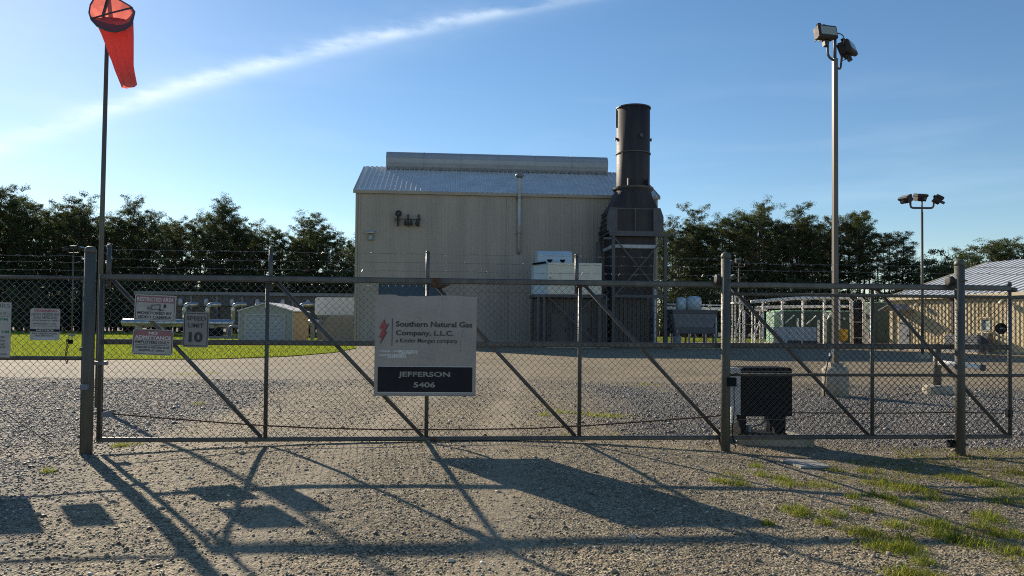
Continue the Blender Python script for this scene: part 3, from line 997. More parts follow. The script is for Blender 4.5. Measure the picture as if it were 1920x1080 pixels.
def build_right_fence():
    t = thing('chain_link_fence', 'chain link fence panel with two rails in front of the gate operator and gravel yard', 'fence', G(9, POST_N, 0), GATE_ANG)
    n = POST_N - 0.015
    sL, sR = gpix(1361, 600, n)[0], gpix(1361, 600, n)[0] + 6.2
    z1, z2 = gpix(1600, 554, n)[1], gpix(1600, 703, n)[1]
    q = MB(); q.tube([G(sL, n, z1), G(sR, n, z1)], 0.021, 8); q.build('top_rail', GALVP, t, True)
    q = MB(); q.tube([G(sL, n, z2), G(sR, n, z2)], 0.021, 8); q.build('middle_rail', GALVP, t, True)
    chain_link(sL + 0.05, sR, 0.0, z1 + 0.02, n + 0.026).build('chain_link_mesh', WIRE, t)
    q = MB(); q.tube([G(sL + 6.15, n, -0.05), G(sL + 6.15, n, 2.5)], 0.03, 10); q.build('upright', GALVP, t, True)
    for k, (x, y) in enumerate(((1600, 497), (1600, 510))):
        z = gpix(x, y, n)[1]
        barbed(lambda s: G(s, n - 0.02, z), sL, sR, seed=40 + k).build('barbed_wire', BARB, t)
    q = MB()
    a, b = gpix(1495, 786, n), gpix(1760, 726, n)
    q.tube([G(sL + 0.06, n, 0.42), G(a[0], n, a[1]), G(b[0], n, b[1])], 0.004, 5)
    q.build('brace_wire', GALV, t, True)
build_right_fence()

# ------------------------------------------------------------------ signs with their lettering
def letters(body, x0, x1, z0, z1, m, parent, y=-0.0045, bold=0.0, keep=False, shear=0.0, name='lettering'):
    cu = bpy.data.curves.new('lettering', 'FONT')
    cu.body = body
    cu.align_x = 'LEFT'
    cu.size = 1.0
    cu.offset = bold
    cu.shear = shear
    cu.resolution_u = 3
    ob = bpy.data.objects.new('lettering', cu)
    COL.objects.link(ob)
    dg = bpy.context.evaluated_depsgraph_get()
    me = bpy.data.meshes.new_from_object(ob.evaluated_get(dg))
    bpy.data.objects.remove(ob)
    n = len(me.vertices)
    co = np.empty(n * 3, np.float32)
    me.vertices.foreach_get('co', co)
    co = co.reshape(-1, 3)
    lo, hi = co.min(0), co.max(0)
    sx, sz = (x1 - x0) / (hi[0] - lo[0]), (z1 - z0) / (hi[1] - lo[1])
    out = np.stack([x0 + (co[:, 0] - lo[0]) * sx, np.full(n, y), z0 + (co[:, 1] - lo[1]) * sz], 1)
    me.vertices.foreach_set('co', out.astype(np.float32).ravel())
    me.update()
    me.name = name
    me.materials.clear()
    return link_mesh(name, me, m, parent)

class Sign:
    """flat sign on the fence; local x to the right, z up, front faces -y; fractions measured on the photograph"""
    def __init__(s, name, label, tl, tr, bl, n, tilt=None, cat='sign'):
        a, za = gpix(*tl, n)
        b, zb = gpix(*tr, n)
        c, zc = gpix(*bl, n)
        s.w = math.hypot(b - a, zb - za)
        s.h = math.hypot(c - a, zc - za)
        ang = math.atan2(zb - za, b - a)
        base = G(c, n, zc)
        m4 = Matrix.Translation(base) @ Matrix.Rotation(GATE_ANG, 4, 'Z') @ Matrix.Rotation(-ang, 4, 'Y')
        s.t = thing(name, label, cat, mat4=m4)
    def plate(s, m, name='plate', x0=0, x1=1, z0=0, z1=1, y0=0.0, y1=-0.003, rad=0.0):
        X0, X1, Z0, Z1 = x0 * s.w, x1 * s.w, z0 * s.h, z1 * s.h
        if rad <= 0:
            pts = [(X0, Z0), (X1, Z0), (X1, Z1), (X0, Z1)]
        else:
            pts = []
            for cx, cz, a0 in ((X1 - rad, Z0 + rad, -90), (X1 - rad, Z1 - rad, 0), (X0 + rad, Z1 - rad, 90), (X0 + rad, Z0 + rad, 180)):
                for k in range(5):
                    a = math.radians(a0 + 90 * k / 4)
                    pts.append((cx + rad * math.cos(a), cz + rad * math.sin(a)))
        q = MB()
        q.prism([(x, y0, z) for x, z in pts], (0, y1 - y0, 0))
        return q.build(name, m, s.t, local=True)
    def text(s, body, x0, x1, z0, z1, m=INK, bold=0.0, y=-0.0045, name='lettering'):
        return letters(body, x0 * s.w, x1 * s.w, z0 * s.h, z1 * s.h, m, s.t, y, bold, name=name)
    def poly(s, pts, m, name, y=-0.0045, th=0.001):
        q = MB()
        q.prism([(x * s.w, y, z * s.h) for x, z in pts], (0, -th, 0))
        return q.build(name, m, s.t, local=True)
    def line(s, pts, m, name, r=0.0012, y=-0.0042):
        q = MB()
        q.tube([(x * s.w, y, z * s.h) for x, z in pts], r, 4)
        return q.build(name, m, s.t, local=True)

def build_company_sign():
    g = Sign('company_sign', 'large dented grey company sign with red lightning bolt hung on the middle of the gate', (705, 553), (895, 556), (701, 741), 0.075)
    # sheet with a slightly bent, wavy top edge
    q = MB()
    nx, nz = 36, 36
    R = random.Random(9)
    vs = []
    for j in range(nz + 1):
        for i in range(nx + 1):
            x, z = i / nx, j / nz
            d = 0.006 * math.sin(x * 7 + z * 3) * math.sin(z * 4) + 0.010 * max(0, z - 0.9) / 0.1 * math.sin(x * 19) + 0.005 * math.exp(-((x - 0.55 - 0.1 * z) / 0.03) ** 2) * (z > 0.3)
            top = (0.006 * math.sin(x * 11) - (0.010 if 0.22 < x < 0.32 else 0)) * (z > 0.97)
            vs.append((x * g.w, -0.003 - max(-0.0015, d * 0.25), (z + top) * g.h))
    fs = [(j * (nx + 1) + i, j * (nx + 1) + i + 1, (j + 1) * (nx + 1) + i + 1, (j + 1) * (nx + 1) + i) for j in range(nz) for i in range(nx)]
    q.add(vs, fs)
    q.build('face', SIGNG, g.t, True, local=True)
    g.plate(SIGNG, 'back_plate', 0.003, 0.997, 0.003, 0.985, 0.012, 0.0)
    e = MB()
    e.box(0, g.w, -0.006, 0.012, -0.006, 0.006)
    e.build('bottom_edge', MGREY, g.t, local=True)
    g.plate(SIGNB, 'name_panel', 0.035, 0.965, 0.035, 0.285, -0.004, -0.0075)
    fr = MB()
    W_, H_ = g.w, g.h
    for a in ((0.026, 0.974, 0.026, 0.034), (0.026, 0.974, 0.286, 0.294)):
        fr.box(a[0] * W_, a[1] * W_, -0.0085, -0.004, a[2] * H_, a[3] * H_)
    fr.build('name_panel_rim', LGREY, g.t, local=True)
    Y = -0.0095
    g.text('JEFFERSON', 0.235, 0.745, 0.172, 0.238, LETF, 0.028, Y)
    g.text('5406', 0.385, 0.60, 0.08, 0.135, LETF, 0.028, Y)
    yt = -0.0085
    g.text('Southern Natural Gas', 0.205, 0.958, 0.685, 0.742, INK, 0.022, yt)
    g.text('Company, L.L.C.', 0.205, 0.775, 0.585, 0.650, INK, 0.022, yt)
    g.text('a Kinder Morgan company', 0.205, 0.815, 0.515, 0.570, INK, 0.008, yt)
    g.poly([(0.166, 0.495), (0.172, 0.495), (0.172, 0.770), (0.166, 0.770)], INK, 'divider_line', yt)
    bolt = [(0.088, 0.762), (0.052, 0.672), (0.085, 0.672), (0.042, 0.588), (0.072, 0.592), (0.045, 0.512), (0.125, 0.632), (0.092, 0.628), (0.128, 0.712), (0.096, 0.706), (0.100, 0.762)]
    bolt = [(0.092, 0.762), (0.044, 0.670), (0.078, 0.676), (0.042, 0.578), (0.074, 0.590), (0.048, 0.512), (0.118, 0.640), (0.086, 0.628), (0.132, 0.716), (0.098, 0.704)]
    g.poly([(x + 0.006, z - 0.006) for x, z in bolt], INK, 'bolt_shadow', yt, 0.0006)
    g.poly(bolt, SIGNR, 'bolt_emblem', yt - 0.0012)
    for (x0, x1, z, tx) in ((0.055, 0.145, 0.437, 'DELIVERY'), (0.185, 0.415, 0.437, 'MON - THURS 7AM-4PM'), (0.24, 0.415, 0.418, 'FRI 7AM-11:30AM'), (0.055, 0.125, 0.398, 'OFFICE'), (0.14, 0.30, 0.398, '706 547-7018'), (0.14, 0.30, 0.378, '706-555-5733')):
        if tx in ('706 547-7018', '706-555-5733'):
            tx = '706 547-70'
        g.plate(LETW, 'paper_strip', x0 - 0.006, x1 + 0.006, z - 0.004, z + 0.015, -0.006, -0.0078)
        g.text(tx, x0, x1, z - 0.001, z + 0.012, INKG, 0.0, -0.0092)
    for pts in ([(0.17, 0.97), (0.168, 0.90), (0.11, 0.87), (0.02, 0.83)], [(0.43, 0.965), (0.52, 0.93), (0.60, 0.90)], [(0.645, 0.97), (0.635, 0.88), (0.625, 0.80), (0.62, 0.73), (0.64, 0.62), (0.69, 0.545)],
                [(0.50, 0.82), (0.48, 0.77), (0.45, 0.735)], [(0.36, 0.74), (0.345, 0.77)], [(0.19, 0.78), (0.22, 0.72)], [(0.34, 0.50), (0.40, 0.46)], [(0.615, 0.46), (0.63, 0.42), (0.615, 0.38)], [(0.46, 0.33), (0.452, 0.30)]):
        g.line(pts, SCRATCH, 'scratch', 0.0011, -0.0062)
    for pts in ([(0.88, 0.67), (0.855, 0.62), (0.845, 0.55), (0.84, 0.48), (0.845, 0.43)], [(0.42, 0.375), (0.50, 0.378), (0.56, 0.365), (0.61, 0.345)], [(0.40, 0.79), (0.44, 0.77), (0.46, 0.745)]):
        g.line(pts, INKG, 'scuff_mark', 0.0010, -0.0062)
build_company_sign()

def build_camera_sign():
    g = Sign('warning_sign', 'white rectangular sign with a camera picture and red RESTRICTED AREA band on the gate', (253, 551.5), (330.5, 555), (251, 600), 0.075)
    g.plate(SIGNW)
    g.plate(SIGNRF, 'red_band', 0.035, 0.965, 0.70, 0.945, -0.003, -0.0042)
    for a in ((0.03, 0.97, 0.05, 0.062), (0.03, 0.97, 0.945, 0.957), (0.03, 0.04, 0.05, 0.957), (0.96, 0.97, 0.05, 0.957)):
        g.plate(INK, 'border_line', *a, -0.003, -0.0047)
    g.text('RESTRICTED AREA', 0.06, 0.94, 0.75, 0.90, LETW, 0.012, -0.0056)
    g.text('MONITORED BY', 0.075, 0.91, 0.245, 0.355, INK, 0.03)
    g.text('VIDEO CAMERA', 0.075, 0.90, 0.085, 0.195, INK, 0.03)
    g.poly([(0.37, 0.43), (0.40, 0.62), (0.60, 0.66), (0.64, 0.64), (0.62, 0.46), (0.42, 0.40)], INKG, 'camera_picture')
    g.poly([(0.43, 0.45), (0.44, 0.575), (0.60, 0.61), (0.595, 0.49)], SIGNW, 'camera_side', -0.0058)
    g.poly([(0.30, 0.44), (0.31, 0.54), (0.37, 0.52), (0.36, 0.43)], INKG, 'camera_lens')
    g.poly([(0.59, 0.39), (0.59, 0.46), (0.64, 0.47), (0.64, 0.39)], INK, 'camera_mount', -0.0062)
    g.poly([(0.70, 0.52), (0.70, 0.65), (0.765, 0.65), (0.765, 0.52)], INK, 'camera_bracket')
    g.line([(0.64, 0.42), (0.68, 0.40), (0.70, 0.45), (0.73, 0.54)], INK, 'camera_cable', 0.003)
build_camera_sign()

def build_admittance_sign():
    g = Sign('warning_sign', 'white rounded sign with red NO ADMITTANCE top on the gate under the camera sign', (249.5, 616), (325.5, 619.5), (247, 664), 0.075)
    g.plate(SIGNW, rad=0.035)
    for a in ((0.05, 0.95, 0.028, 0.045), (0.05, 0.95, 0.955, 0.972), (0.022, 0.036, 0.09, 0.91), (0.964, 0.978, 0.09, 0.91)):
        g.plate(INK, 'border_line', *a, -0.003, -0.0042)
    g.plate(SIGNRF, 'red_panel', 0.037, 0.963, 0.60, 0.954, -0.003, -0.0044, rad=0.02)
    g.text('NO', 0.39, 0.61, 0.80, 0.915, LETW, 0.028, -0.0058)
    g.text('ADMITTANCE', 0.05, 0.95, 0.615, 0.755, LETW, 0.028, -0.0058)
    g.text('EMPLOYEES ONLY', 0.075, 0.915, 0.435, 0.555, INK, 0.02)
    g.plate(INK, 'divider_line', 0.075, 0.915, 0.375, 0.392, -0.003, -0.0045)
    g.text('VENDORS & VISITORS MUST', 0.07, 0.925, 0.255, 0.335, INK, 0.03)
    g.text('REGISTER AT OFFICE', 0.17, 0.80, 0.135, 0.215, INK, 0.03)
build_admittance_sign()

def build_speed_sign():
    g = Sign('speed_limit_sign', 'upright grey SPEED LIMIT 10 sign with black border on the gate', (345, 584), (393, 585.5), (342, 650.5), 0.075)
    g.plate(SPEEDM, rad=0.02)
    for a in ((0.06, 0.94, 0.035, 0.055), (0.06, 0.94, 0.945, 0.965), (0.035, 0.065, 0.06, 0.94), (0.935, 0.965, 0.06, 0.94)):
        g.plate(INK, 'border_line', *a, -0.003, -0.0044)
    g.text('SPEED', 0.12, 0.88, 0.755, 0.875, INK, 0.022)
    g.text('LIMIT', 0.20, 0.80, 0.555, 0.675, INK, 0.022)
    g.text('10', 0.23, 0.78, 0.14, 0.435, INK, 0.045)
    for zz in (0.055, 0.925):
        q = MB(); q.lathe((0.5 * g.w, -0.003, zz * g.h), [(0.006, 0), (0.005, 0.003)], 8, axis='y'); q.build('bolt_head', LGREY, g.t, local=True)
build_speed_sign()

def build_pipeline_sign():
    g = Sign('warning_sign', 'white rounded pipeline WARNING and NOTICE sign on the left fence panel', (57, 578), (113, 579), (55.5, 637.5), 0.2)
    g.plate(SIGNW, rad=0.025)
    g.text('WARNING', 0.11, 0.89, 0.885, 0.97, SIGNR, 0.03)
    g.text('HIGH PRESSURE', 0.05, 0.97, 0.775, 0.855, INKG, 0.03)
    g.text('GAS PIPELINE', 0.11, 0.91, 0.675, 0.755, INKG, 0.03)
    g.text('SOUTHERN NATURAL GAS COMPANY', 0.05, 0.95, 0.60, 0.645, INKG, 0.02)
    g.text('EMERGENCY 1-800-', 0.11, 0.90, 0.50, 0.545, INKG, 0.02)
    g.plate(INKG, 'divider_line', 0.11, 0.90, 0.445, 0.455, -0.003, -0.0045)
    g.plate(SIGNB, 'notice_band', 0.0, 1.0, 0.27, 0.35, -0.003, -0.0042)
    g.text('NOTICE', 0.22, 0.80, 0.285, 0.335, LETW, 0.03, -0.0056)
    g.text('NO TRESPASSING', 0.09, 0.92, 0.185, 0.235, INKG, 0.03)
    g.text('NO SMOKING', 0.20, 0.80, 0.115, 0.165, INKG, 0.03)
    g.plate(LGREY, 'grey_strip', 0.14, 0.86, 0.02, 0.095, -0.003, -0.0042)
build_pipeline_sign()

def build_hours_sign():
    g = Sign('hours_sign', 'tall white HOURS sign with green and black letters at the left edge of the fence', (-44, 566), (19, 567), (-44, 669.5), 0.2)
    g.plate(SIGNW)
    GR = mat('sign_green', (0.03, 0.16, 0.085), 0.5)
    g.text('HOURS', 0.13, 0.96, 0.895, 0.975, INKG, 0.0)
    g.text('FRIDAY', 0.12, 0.86, 0.775, 0.825, INKG, 0.0)
    g.plate(INKG, 'divider_line', 0.06, 0.95, 0.742, 0.748, -0.003, -0.0045)
    g.text('PM', 0.68, 0.90, 0.665, 0.715, GR, 0.02)
    g.text('AM', 0.71, 0.95, 0.44, 0.49, GR, 0.02)
    for i, w in enumerate(('es', 'he', 'ed', 'rs')):
        g.text(w, 0.70, 0.82 + 0.03 * (i % 2), 0.35 - 0.062 * i, 0.385 - 0.062 * i, INKG, 0.02)
    g.text('room', 0.66, 0.90, 0.045, 0.07, INKG, 0.02)
build_hours_sign()

# ------------------------------------------------------------------ main compressor building
BA = math.radians(4.6)
BT = Vector((math.cos(BA), math.sin(BA), 0))
BV = Vector((-math.sin(BA), math.cos(BA), 0))
BO = ground_at(664.5, 60.0)
BW, BD, EAVE, RIDGE = 24.75, 13.4, 12.42, 15.74
def BP(u, v, z):
    return BO + BT * u + BV * v + Vector((0, 0, z))
def bpix(px, py, v=0.0):
    """pixel to (u, z) in the plane v metres behind the front wall"""
    r = ray(px, py)
    o = BO + BV * v
    t = (o - CAM).dot(BV) / r.dot(BV)
    p = CAM + r * t
    return (p - o).dot(BT), p.z

def build_main_building():
    t = thing('compressor_building', 'tall beige ribbed metal building with a grey ridge vent in the middle of the yard', 'building', BO, BA)
    du0, dz = bpix(710, 529)
    du1, _ = bpix(827, 529)
    q = MB()
    F = lambda u, n, z: BP(u, -n, z)
    q.ribbed(F, 0.12, du0, 0.12, EAVE - 0.1, 0.305, 0.014)
    q.ribbed(F, du0, du1, dz, EAVE - 0.1, 0.305, 0.014)
    q.ribbed(F, du1, BW - 0.12, 0.12, EAVE - 0.1, 0.305, 0.014)
    zr = lambda w: EAVE - 0.1 + (RIDGE - EAVE) * (1 - abs(w - BD / 2) / (BD / 2))
    q.ribbed(lambda w, n, z: BP(0 - n, BD - w, z), 0.0, BD, 0.12, zr, 0.305, 0.014)
    q.ribbed(lambda w, n, z: BP(BW + n, w, z), 0.0, BD, 0.12, zr, 0.305, 0.014)
    q.ribbed(lambda u, n, z: BP(BW - u, BD + n, z), 0.0, BW, 0.12, EAVE - 0.1, 0.305, 0.014)
    q.build('wall', BEIGE, t)
    q = MB(); q.box(-0.05, BW + 0.05, -0.06, BD + 0.05, -0.3, 0.14, T=BP); q.build('base', CONC, t)
    # dark roll-up door with slats
    q = MB()
    n = 26
    for k in range(n):
        z0, z1 = 0.15 + (dz - 0.15) * k / n, 0.15 + (dz - 0.15) * (k + 1) / n
        q.prism([BP(du0, 0.16, z0), BP(du0, 0.13, (z0 + z1) / 2), BP(du0, 0.16, z1 - 0.004)], BT * (du1 - du0))
    d = q.build('door', BLUED, t)
    q = MB()
    q.box(du0 - 0.14, du0, -0.05, 0.16, 0.15, dz + 0.12, T=BP)
    q.box(du1, du1 + 0.14, -0.05, 0.16, 0.15, dz + 0.12, T=BP)
    q.box(du0, du1, -0.05, 0.16, dz, dz + 0.12, T=BP)
    q.build('frame', BEIGET, d)
    # trims
    zl = bpix(690, 545)[1]
    for a, b in ((0.15, du0 - 0.16), (du1 + 0.16, BW - 0.15)):
        q = MB(); q.box(a, b, -0.028, -0.0, zl, zl + 0.035, T=BP); q.build('lap_strip', BEIGET, t)
    for u in (0.0, BW - 0.12):
        q = MB(); q.box(u - 0.03, u + 0.15, -0.055, 0.12, 0.13, EAVE - 0.1, T=BP); q.build('corner_trim', BEIGET, t)
    u = bpix(672.5, 500)[0]
    q = MB(); q.box(u - 0.06, u + 0.08, -0.062, 0.0, 0.13, EAVE - 0.12, T=BP); q.build('downspout', BEIGET, t)
    u = bpix(950.5, 500)[0]
    q = MB(); q.box(u - 0.06, u + 0.06, -0.068, 0.0, 0.13, EAVE - 0.12, T=BP); q.build('downspout', BEIGET, t)
    # roof: two ribbed slopes
    sl = math.hypot(BD / 2, RIDGE - EAVE)
    cs, sn = (BD / 2) / sl, (RIDGE - EAVE) / sl
    ov = 0.16
    rf = MB()
    rf.ribbed(lambda u, n, w: BP(u, w * cs - n * sn - 0.10, EAVE + w * sn + n * cs), -ov, BW + ov, 0.0, sl + 0.1, 0.415, 0.065, 0.07, 0.12)
    rf.ribbed(lambda u, n, w: BP(BW - u, BD - w * cs + n * sn + 0.10, EAVE + w * sn + n * cs), -ov, BW + ov, 0.0, sl + 0.1, 0.415, 0.065, 0.07, 0.12)
    r = rf.build('roof', ROOFM, t)
    q = MB()
    q.box(-ov - 0.05, BW + ov + 0.05, -0.20, -0.07, EAVE - 0.22, EAVE + 0.02, T=BP)
    q.build('gutter', BEIGET, r)
    for u in (-ov - 0.06, BW + ov - 0.02):
        q = MB()
        for a, b in (((-0.14, EAVE), (BD / 2, RIDGE + 0.06)), ((BD + 0.14, EAVE), (BD / 2, RIDGE + 0.06))):
            q.prism([BP(u, a[0], a[1] - 0.18), BP(u, a[0], a[1] + 0.05), BP(u, b[0], b[1] - 0.01), BP(u, b[0], b[1] - 0.18)], BT * 0.09)
        q.build('rake_trim', BEIGET, r)
    # ridge vent, a long bulging hood on short curbs
    u0, u1 = bpix(724, 300, 5.6)[0], bpix(1140, 305, 5.6)[0]
    prof = [(-0.82, 15.46), (-1.04, 15.66), (-1.18, 16.0), (-1.2, 16.35), (-1.09, 16.7), (-0.82, 16.97), (-0.4, 17.08), (0.4, 17.08), (0.82, 16.97), (1.09, 16.7), (1.2, 16.35), (1.18, 16.0), (1.04, 15.66), (0.82, 15.46)]
    vc = BD / 2
    q = MB(); q.prism([BP(u0, vc + a, z) for a, z in prof], BT * (u1 - u0))
    v = q.build('ridge_vent', VENTM, t)
    for k in range(1, 6):
        u = u0 + (u1 - u0) * k / 6
        q = MB(); q.prism([BP(u - 0.025, vc + a * 1.025, 16.27 + (z - 16.27) * 1.03) for a, z in prof], BT * 0.05); q.build('joint_strip', VENTM, v)
    q = MB()
    for k in range(26):
        u = u0 + (u1 - u0 - 0.3) * k / 25
        q.box(u, u + 0.3 if k % 2 else u + 0.12, -1.0 + vc, 1.0 + vc, 15.1, 15.48, T=BP)
    q.box(u0, u1, -0.55 + vc, 0.55 + vc, 15.1, 15.47, T=BP)
    q.build('curb', MGREY, v)
build_main_building()

def build_wall_fittings():
    # exhaust vent pipe on the front wall
    u = bpix(973.5, 400, -0.25)[0]
    zt, zb = bpix(974, 326, -0.25)[1], bpix(972, 468, -0.25)[1]
    t = thing('vent_pipe', 'thin pale vent pipe with a round cap on the beige wall beside the roof edge', 'pipe', BP(u, -0.25, 0), BA)
    q = MB(); q.lathe(BP(u, -0.28, 0), [(0.135, zb), (0.135, zb + 2.0), (0.15, zb + 2.01), (0.15, zb + 2.05), (0.135, zb + 2.06), (0.135, zt - 1.6), (0.17, zt - 1.55), (0.17, zt - 0.35), (0.2, zt - 0.28)], 14)
    q.build('pipe', LGREY, t, True)
    q = MB(); q.lathe(BP(u, -0.28, zt - 0.32), [(0.16, -0.05), (0.30, 0.05), (0.34, 0.12), (0.34, 0.24), (0.25, 0.30)], 16); q.build('cap', MGREY, t, True)
    q = MB(); q.tube(bend([BP(u, -0.28, zb + 0.05), BP(u, -0.28, zb - 0.25), BP(u, 0.0, zb - 0.25)], 0.2), 0.13, 12); q.build('elbow', MGREY, t, True)
    for z in (zb + 1.3, zb + 4.2):
        q = MB(); q.box(u - 0.22, u + 0.22, -0.45, -0.03, z, z + 0.06, T=BP); q.build('bracket', MGREY, t)
    # rack of lamps and a siren horn
    c = bpix(765, 412)
    t = thing('lamp_rack', 'dark pipe rack with a round siren and three hanging lamps high on the beige wall', 'lamp rack', BP(c[0], -0.1, c[1]), BA)
    q = MB(); q.tube([BP(c[0] - 1.05, -0.35, c[1]), BP(c[0] + 1.05, -0.35, c[1])], 0.035, 6)
    q.tube([BP(c[0] - 1.05, -0.35, c[1] - 0.15), BP(c[0] - 0.6, -0.35, c[1] - 0.15)], 0.03, 6); q.build('bar', SLATE, t)
    for du in (-0.80, 0.02, 0.88):
        q = MB(); q.box(c[0] + du - 0.05, c[0] + du + 0.05, -0.34, -0.02, c[1] - 0.55, c[1] + (0.42 if du > -0.5 else 0.2), T=BP); q.build('bracket', SLATE, t)
    q = MB(); q.lathe(BP(c[0] - 0.72, -0.62, c[1] + 0.40), [(0.25, 0.0), (0.27, -0.03), (0.21, -0.12), (0.09, -0.22), (0.09, -0.3)], 18, axis='y'); h = q.build('siren', SLATE, t, True)
    q = MB(); q.lathe(BP(c[0] - 0.72, -0.60, c[1] + 0.40), [(0.07, 0.05), (0.05, 0.02), (0.02, 0.0)], 10, axis='y'); q.build('driver', MGREY, h, True)
    for du in (-0.18, 0.28, 0.74):
        q = MB(); q.lathe(BP(c[0] + du, -0.5, c[1] - 0.12), [(0.03, 0.1), (0.05, 0.02), (0.13, -0.18), (0.15, -0.28), (0.12, -0.36), (0.05, -0.42)], 12); q.build('lamp', SLATE, t, True)
    # wall pack light
    c = bpix(695, 441)
    t = thing('wall_lamp', 'small box lamp with a hooded top near the left corner of the beige wall', 'lamp', BP(c[0], -0.1, c[1]), BA)
    q = MB(); q.prism([BP(c[0] - 0.30, -0.04, c[1] + 0.38), BP(c[0] - 0.30, -0.45, c[1] + 0.22), BP(c[0] - 0.30, -0.45, c[1] + 0.14), BP(c[0] - 0.30, -0.04, c[1] + 0.14)], BT * 0.6); q.build('hood', LGREY, t)
    q = MB(); q.box(c[0] - 0.2, c[0] + 0.2, -0.20, -0.04, c[1] - 0.42, c[1] + 0.02, T=BP); q.build('box', MGREY, t)
    q = MB(); q.box(c[0] - 0.11, c[0] + 0.11, -0.215, -0.19, c[1] - 0.33, c[1] - 0.06, T=BP); q.build('lens', LAMPG, t)
build_wall_fittings()

# ------------------------------------------------------------------ exhaust stack
def build_stack():
    V0 = -4.1
    def SP(px, py, v=V0):
        u, z = bpix(px, py, v)
        return u, z
    vm = V0 + 1.7
    uc = SP(1187, 300, vm)[0]
    zt = SP(1187, 203, vm)[1]
    z1 = SP(1187, 354, vm)[1]
    z2 = SP(1187, 391)[1]
    z3 = SP(1187, 436)[1]
    z4 = SP(1187, 458)[1]
    r = (SP(1217, 300, vm)[0] - SP(1156, 300, vm)[0]) / 2
    c = BP(uc, vm, 0)
    t = thing('exhaust_stack', 'tall dark grey exhaust stack on a boxy hood and braced frame beside the beige building', 'stack', c, BA)
    q = MB()
    q.lathe(c, [(r, z1), (r, zt - 0.1), (r - 0.06, zt - 0.1), (r - 0.06, z1)], 40, cap=False)
    cyl = q.build('flue', SLATE, t, True)
    zm = SP(1187, 281)[1]
    for z, rr, h in ((zt - 0.10, r + 0.07, 0.09), (zm, r + 0.075, 0.08)):
        q = MB(); q.lathe(c, [(r - 0.02, z), (rr, z), (rr, z + h), (r - 0.02, z + h)], 40); q.build('flange', SLATE2, cyl)
    zl = SP(1187, 251)[1]
    for a in (math.pi, 0.0, -1.35):
        q = MB()
        p = c + Vector((math.cos(a + BA), math.sin(a + BA), 0)) * r + Vector((0, 0, zl))
        d = Vector((math.cos(a + BA), math.sin(a + BA), 0))
        q.tube([p - d * 0.05, p + d * 0.13], 0.10, 10); q.tube([p + d * 0.10, p + d * 0.16], 0.14, 10)
        q.build('lifting_lug', SLATE2, cyl)
    q = MB(); p = BP(uc - r - 0.04, vm, zt - 1.6); q.box(-0.05, 0.05, -0.05, 0.05, 0, 1.4, T=lambda x, y, z: p + Vector((x, y, z))); q.build('ladder_rail', SLATE2, cyl)
    # collar at the foot of the flue
    q = MB(); q.lathe(c, [(r + 0.02, z1 + 0.02), (r + 0.30, z1 + 0.02), (r + 0.28, z1 - 0.12), (r + 0.10, z1 - 0.28)], 32); q.build('collar', SLATE2, t)
    ut = uc
    uc = SP(1189.5, 410)[0]
    for du in (-0.72, 0.86):
        q = MB(); q.box(ut + du - 0.05, ut + du + 0.05, vm - r - 0.25, vm - r + 0.25, z1, z1 + 0.55, T=BP); q.build('gusset', SLATE2, t)
    # round-to-square transition
    hw = (SP(1236, 391)[0] - SP(1142, 391)[0]) / 2
    hd = hw * 0.95
    q = MB()
    n = 32
    top = [BP(ut + (r + 0.12) * math.cos(2 * math.pi * k / n), vm + (r + 0.12) * math.sin(2 * math.pi * k / n), z1 - 0.2) for k in range(n)]
    bot = []
    for k in range(n):
        a = 2 * math.pi * k / n
        cx, sx = math.cos(a), math.sin(a)
        s = 1 / max(abs(cx), abs(sx))
        bot.append(BP(uc + hw * 0.94 * cx * s, vm + hd * 0.94 * sx * s, z2))
    q.add(top + bot, [(k, n + k, n + (k + 1) % n, (k + 1) % n) for k in range(n)])
    q.build('transition', SLATE, t)
    # duct box with stiffeners and slanted gussets
    hb = (SP(1233, 420)[0] - SP(1146, 420)[0]) / 2
    q = MB(); q.bevbox(uc - hb, uc + hb, vm - hd, vm + hd, z3, z2 + 0.02, 0.03, T=BP); bx = q.build('duct_box', SLATE, t)
    q = MB(); q.box(uc - hb - 0.06, uc + hb + 0.06, vm - hd - 0.07, vm + hd + 0.07, z2 - 0.10, z2, T=BP); q.build('rim', SLATE2, bx)
    q = MB(); q.box(uc - hb - 0.20, uc + hb + 0.20, vm - hd - 0.20, vm + hd + 0.2, z3 - 0.10, z3 + 0.08, T=BP); q.build('rim', SLATE2, bx)
    for du in (0.0,):
        q = MB(); q.box(uc + du - 0.05, uc + du + 0.05, vm - hd - 0.1, vm - hd, z3 + 0.08, z2 - 0.1, T=BP); q.build('stiffener', SLATE2, bx)
    for sx in (-1, 1):
        q = MB()
        x = uc + sx * (hb - 0.42)
        q.prism([BP(x, vm - hd - 0.02, z3 + 0.08), BP(x + sx * 0.80, vm - hd - 0.02, z3 + 0.08), BP(x + sx * 0.80, vm - hd - 0.02, z3 + 1.2), BP(x + sx * 0.55, vm - hd - 0.02, z2 + 0.02), BP(x, vm - hd - 0.02, z2 + 0.02)], BV * -0.16)
        q.build('side_gusset', SLATE2, bx)
        q = MB()
        for k in range(4):
            z = z3 + 0.3 + k * 0.42
            e = 0.36 - 0.09 * k
            a0, a1 = sorted((uc + sx * (hb - 0.05), uc + sx * (hb + e)))
            q.box(a0, a1, vm - hd + 0.15, vm + hd - 0.1, z, z + 0.06, T=BP)
        q.build('side_rib', SLATE2, bx)
        q = MB()
        q.prism([BP(uc + sx * (hb - 0.02), vm - hd + 0.2, z2 - 0.12), BP(uc + sx * (hb + 0.30), vm - hd + 0.2, z3 + 0.1), BP(uc + sx * (hb - 0.02), vm - hd + 0.2, z3 + 0.1)], BV * (2 * hd - 0.4))
        q.build('side_panel', SLATE, bx)
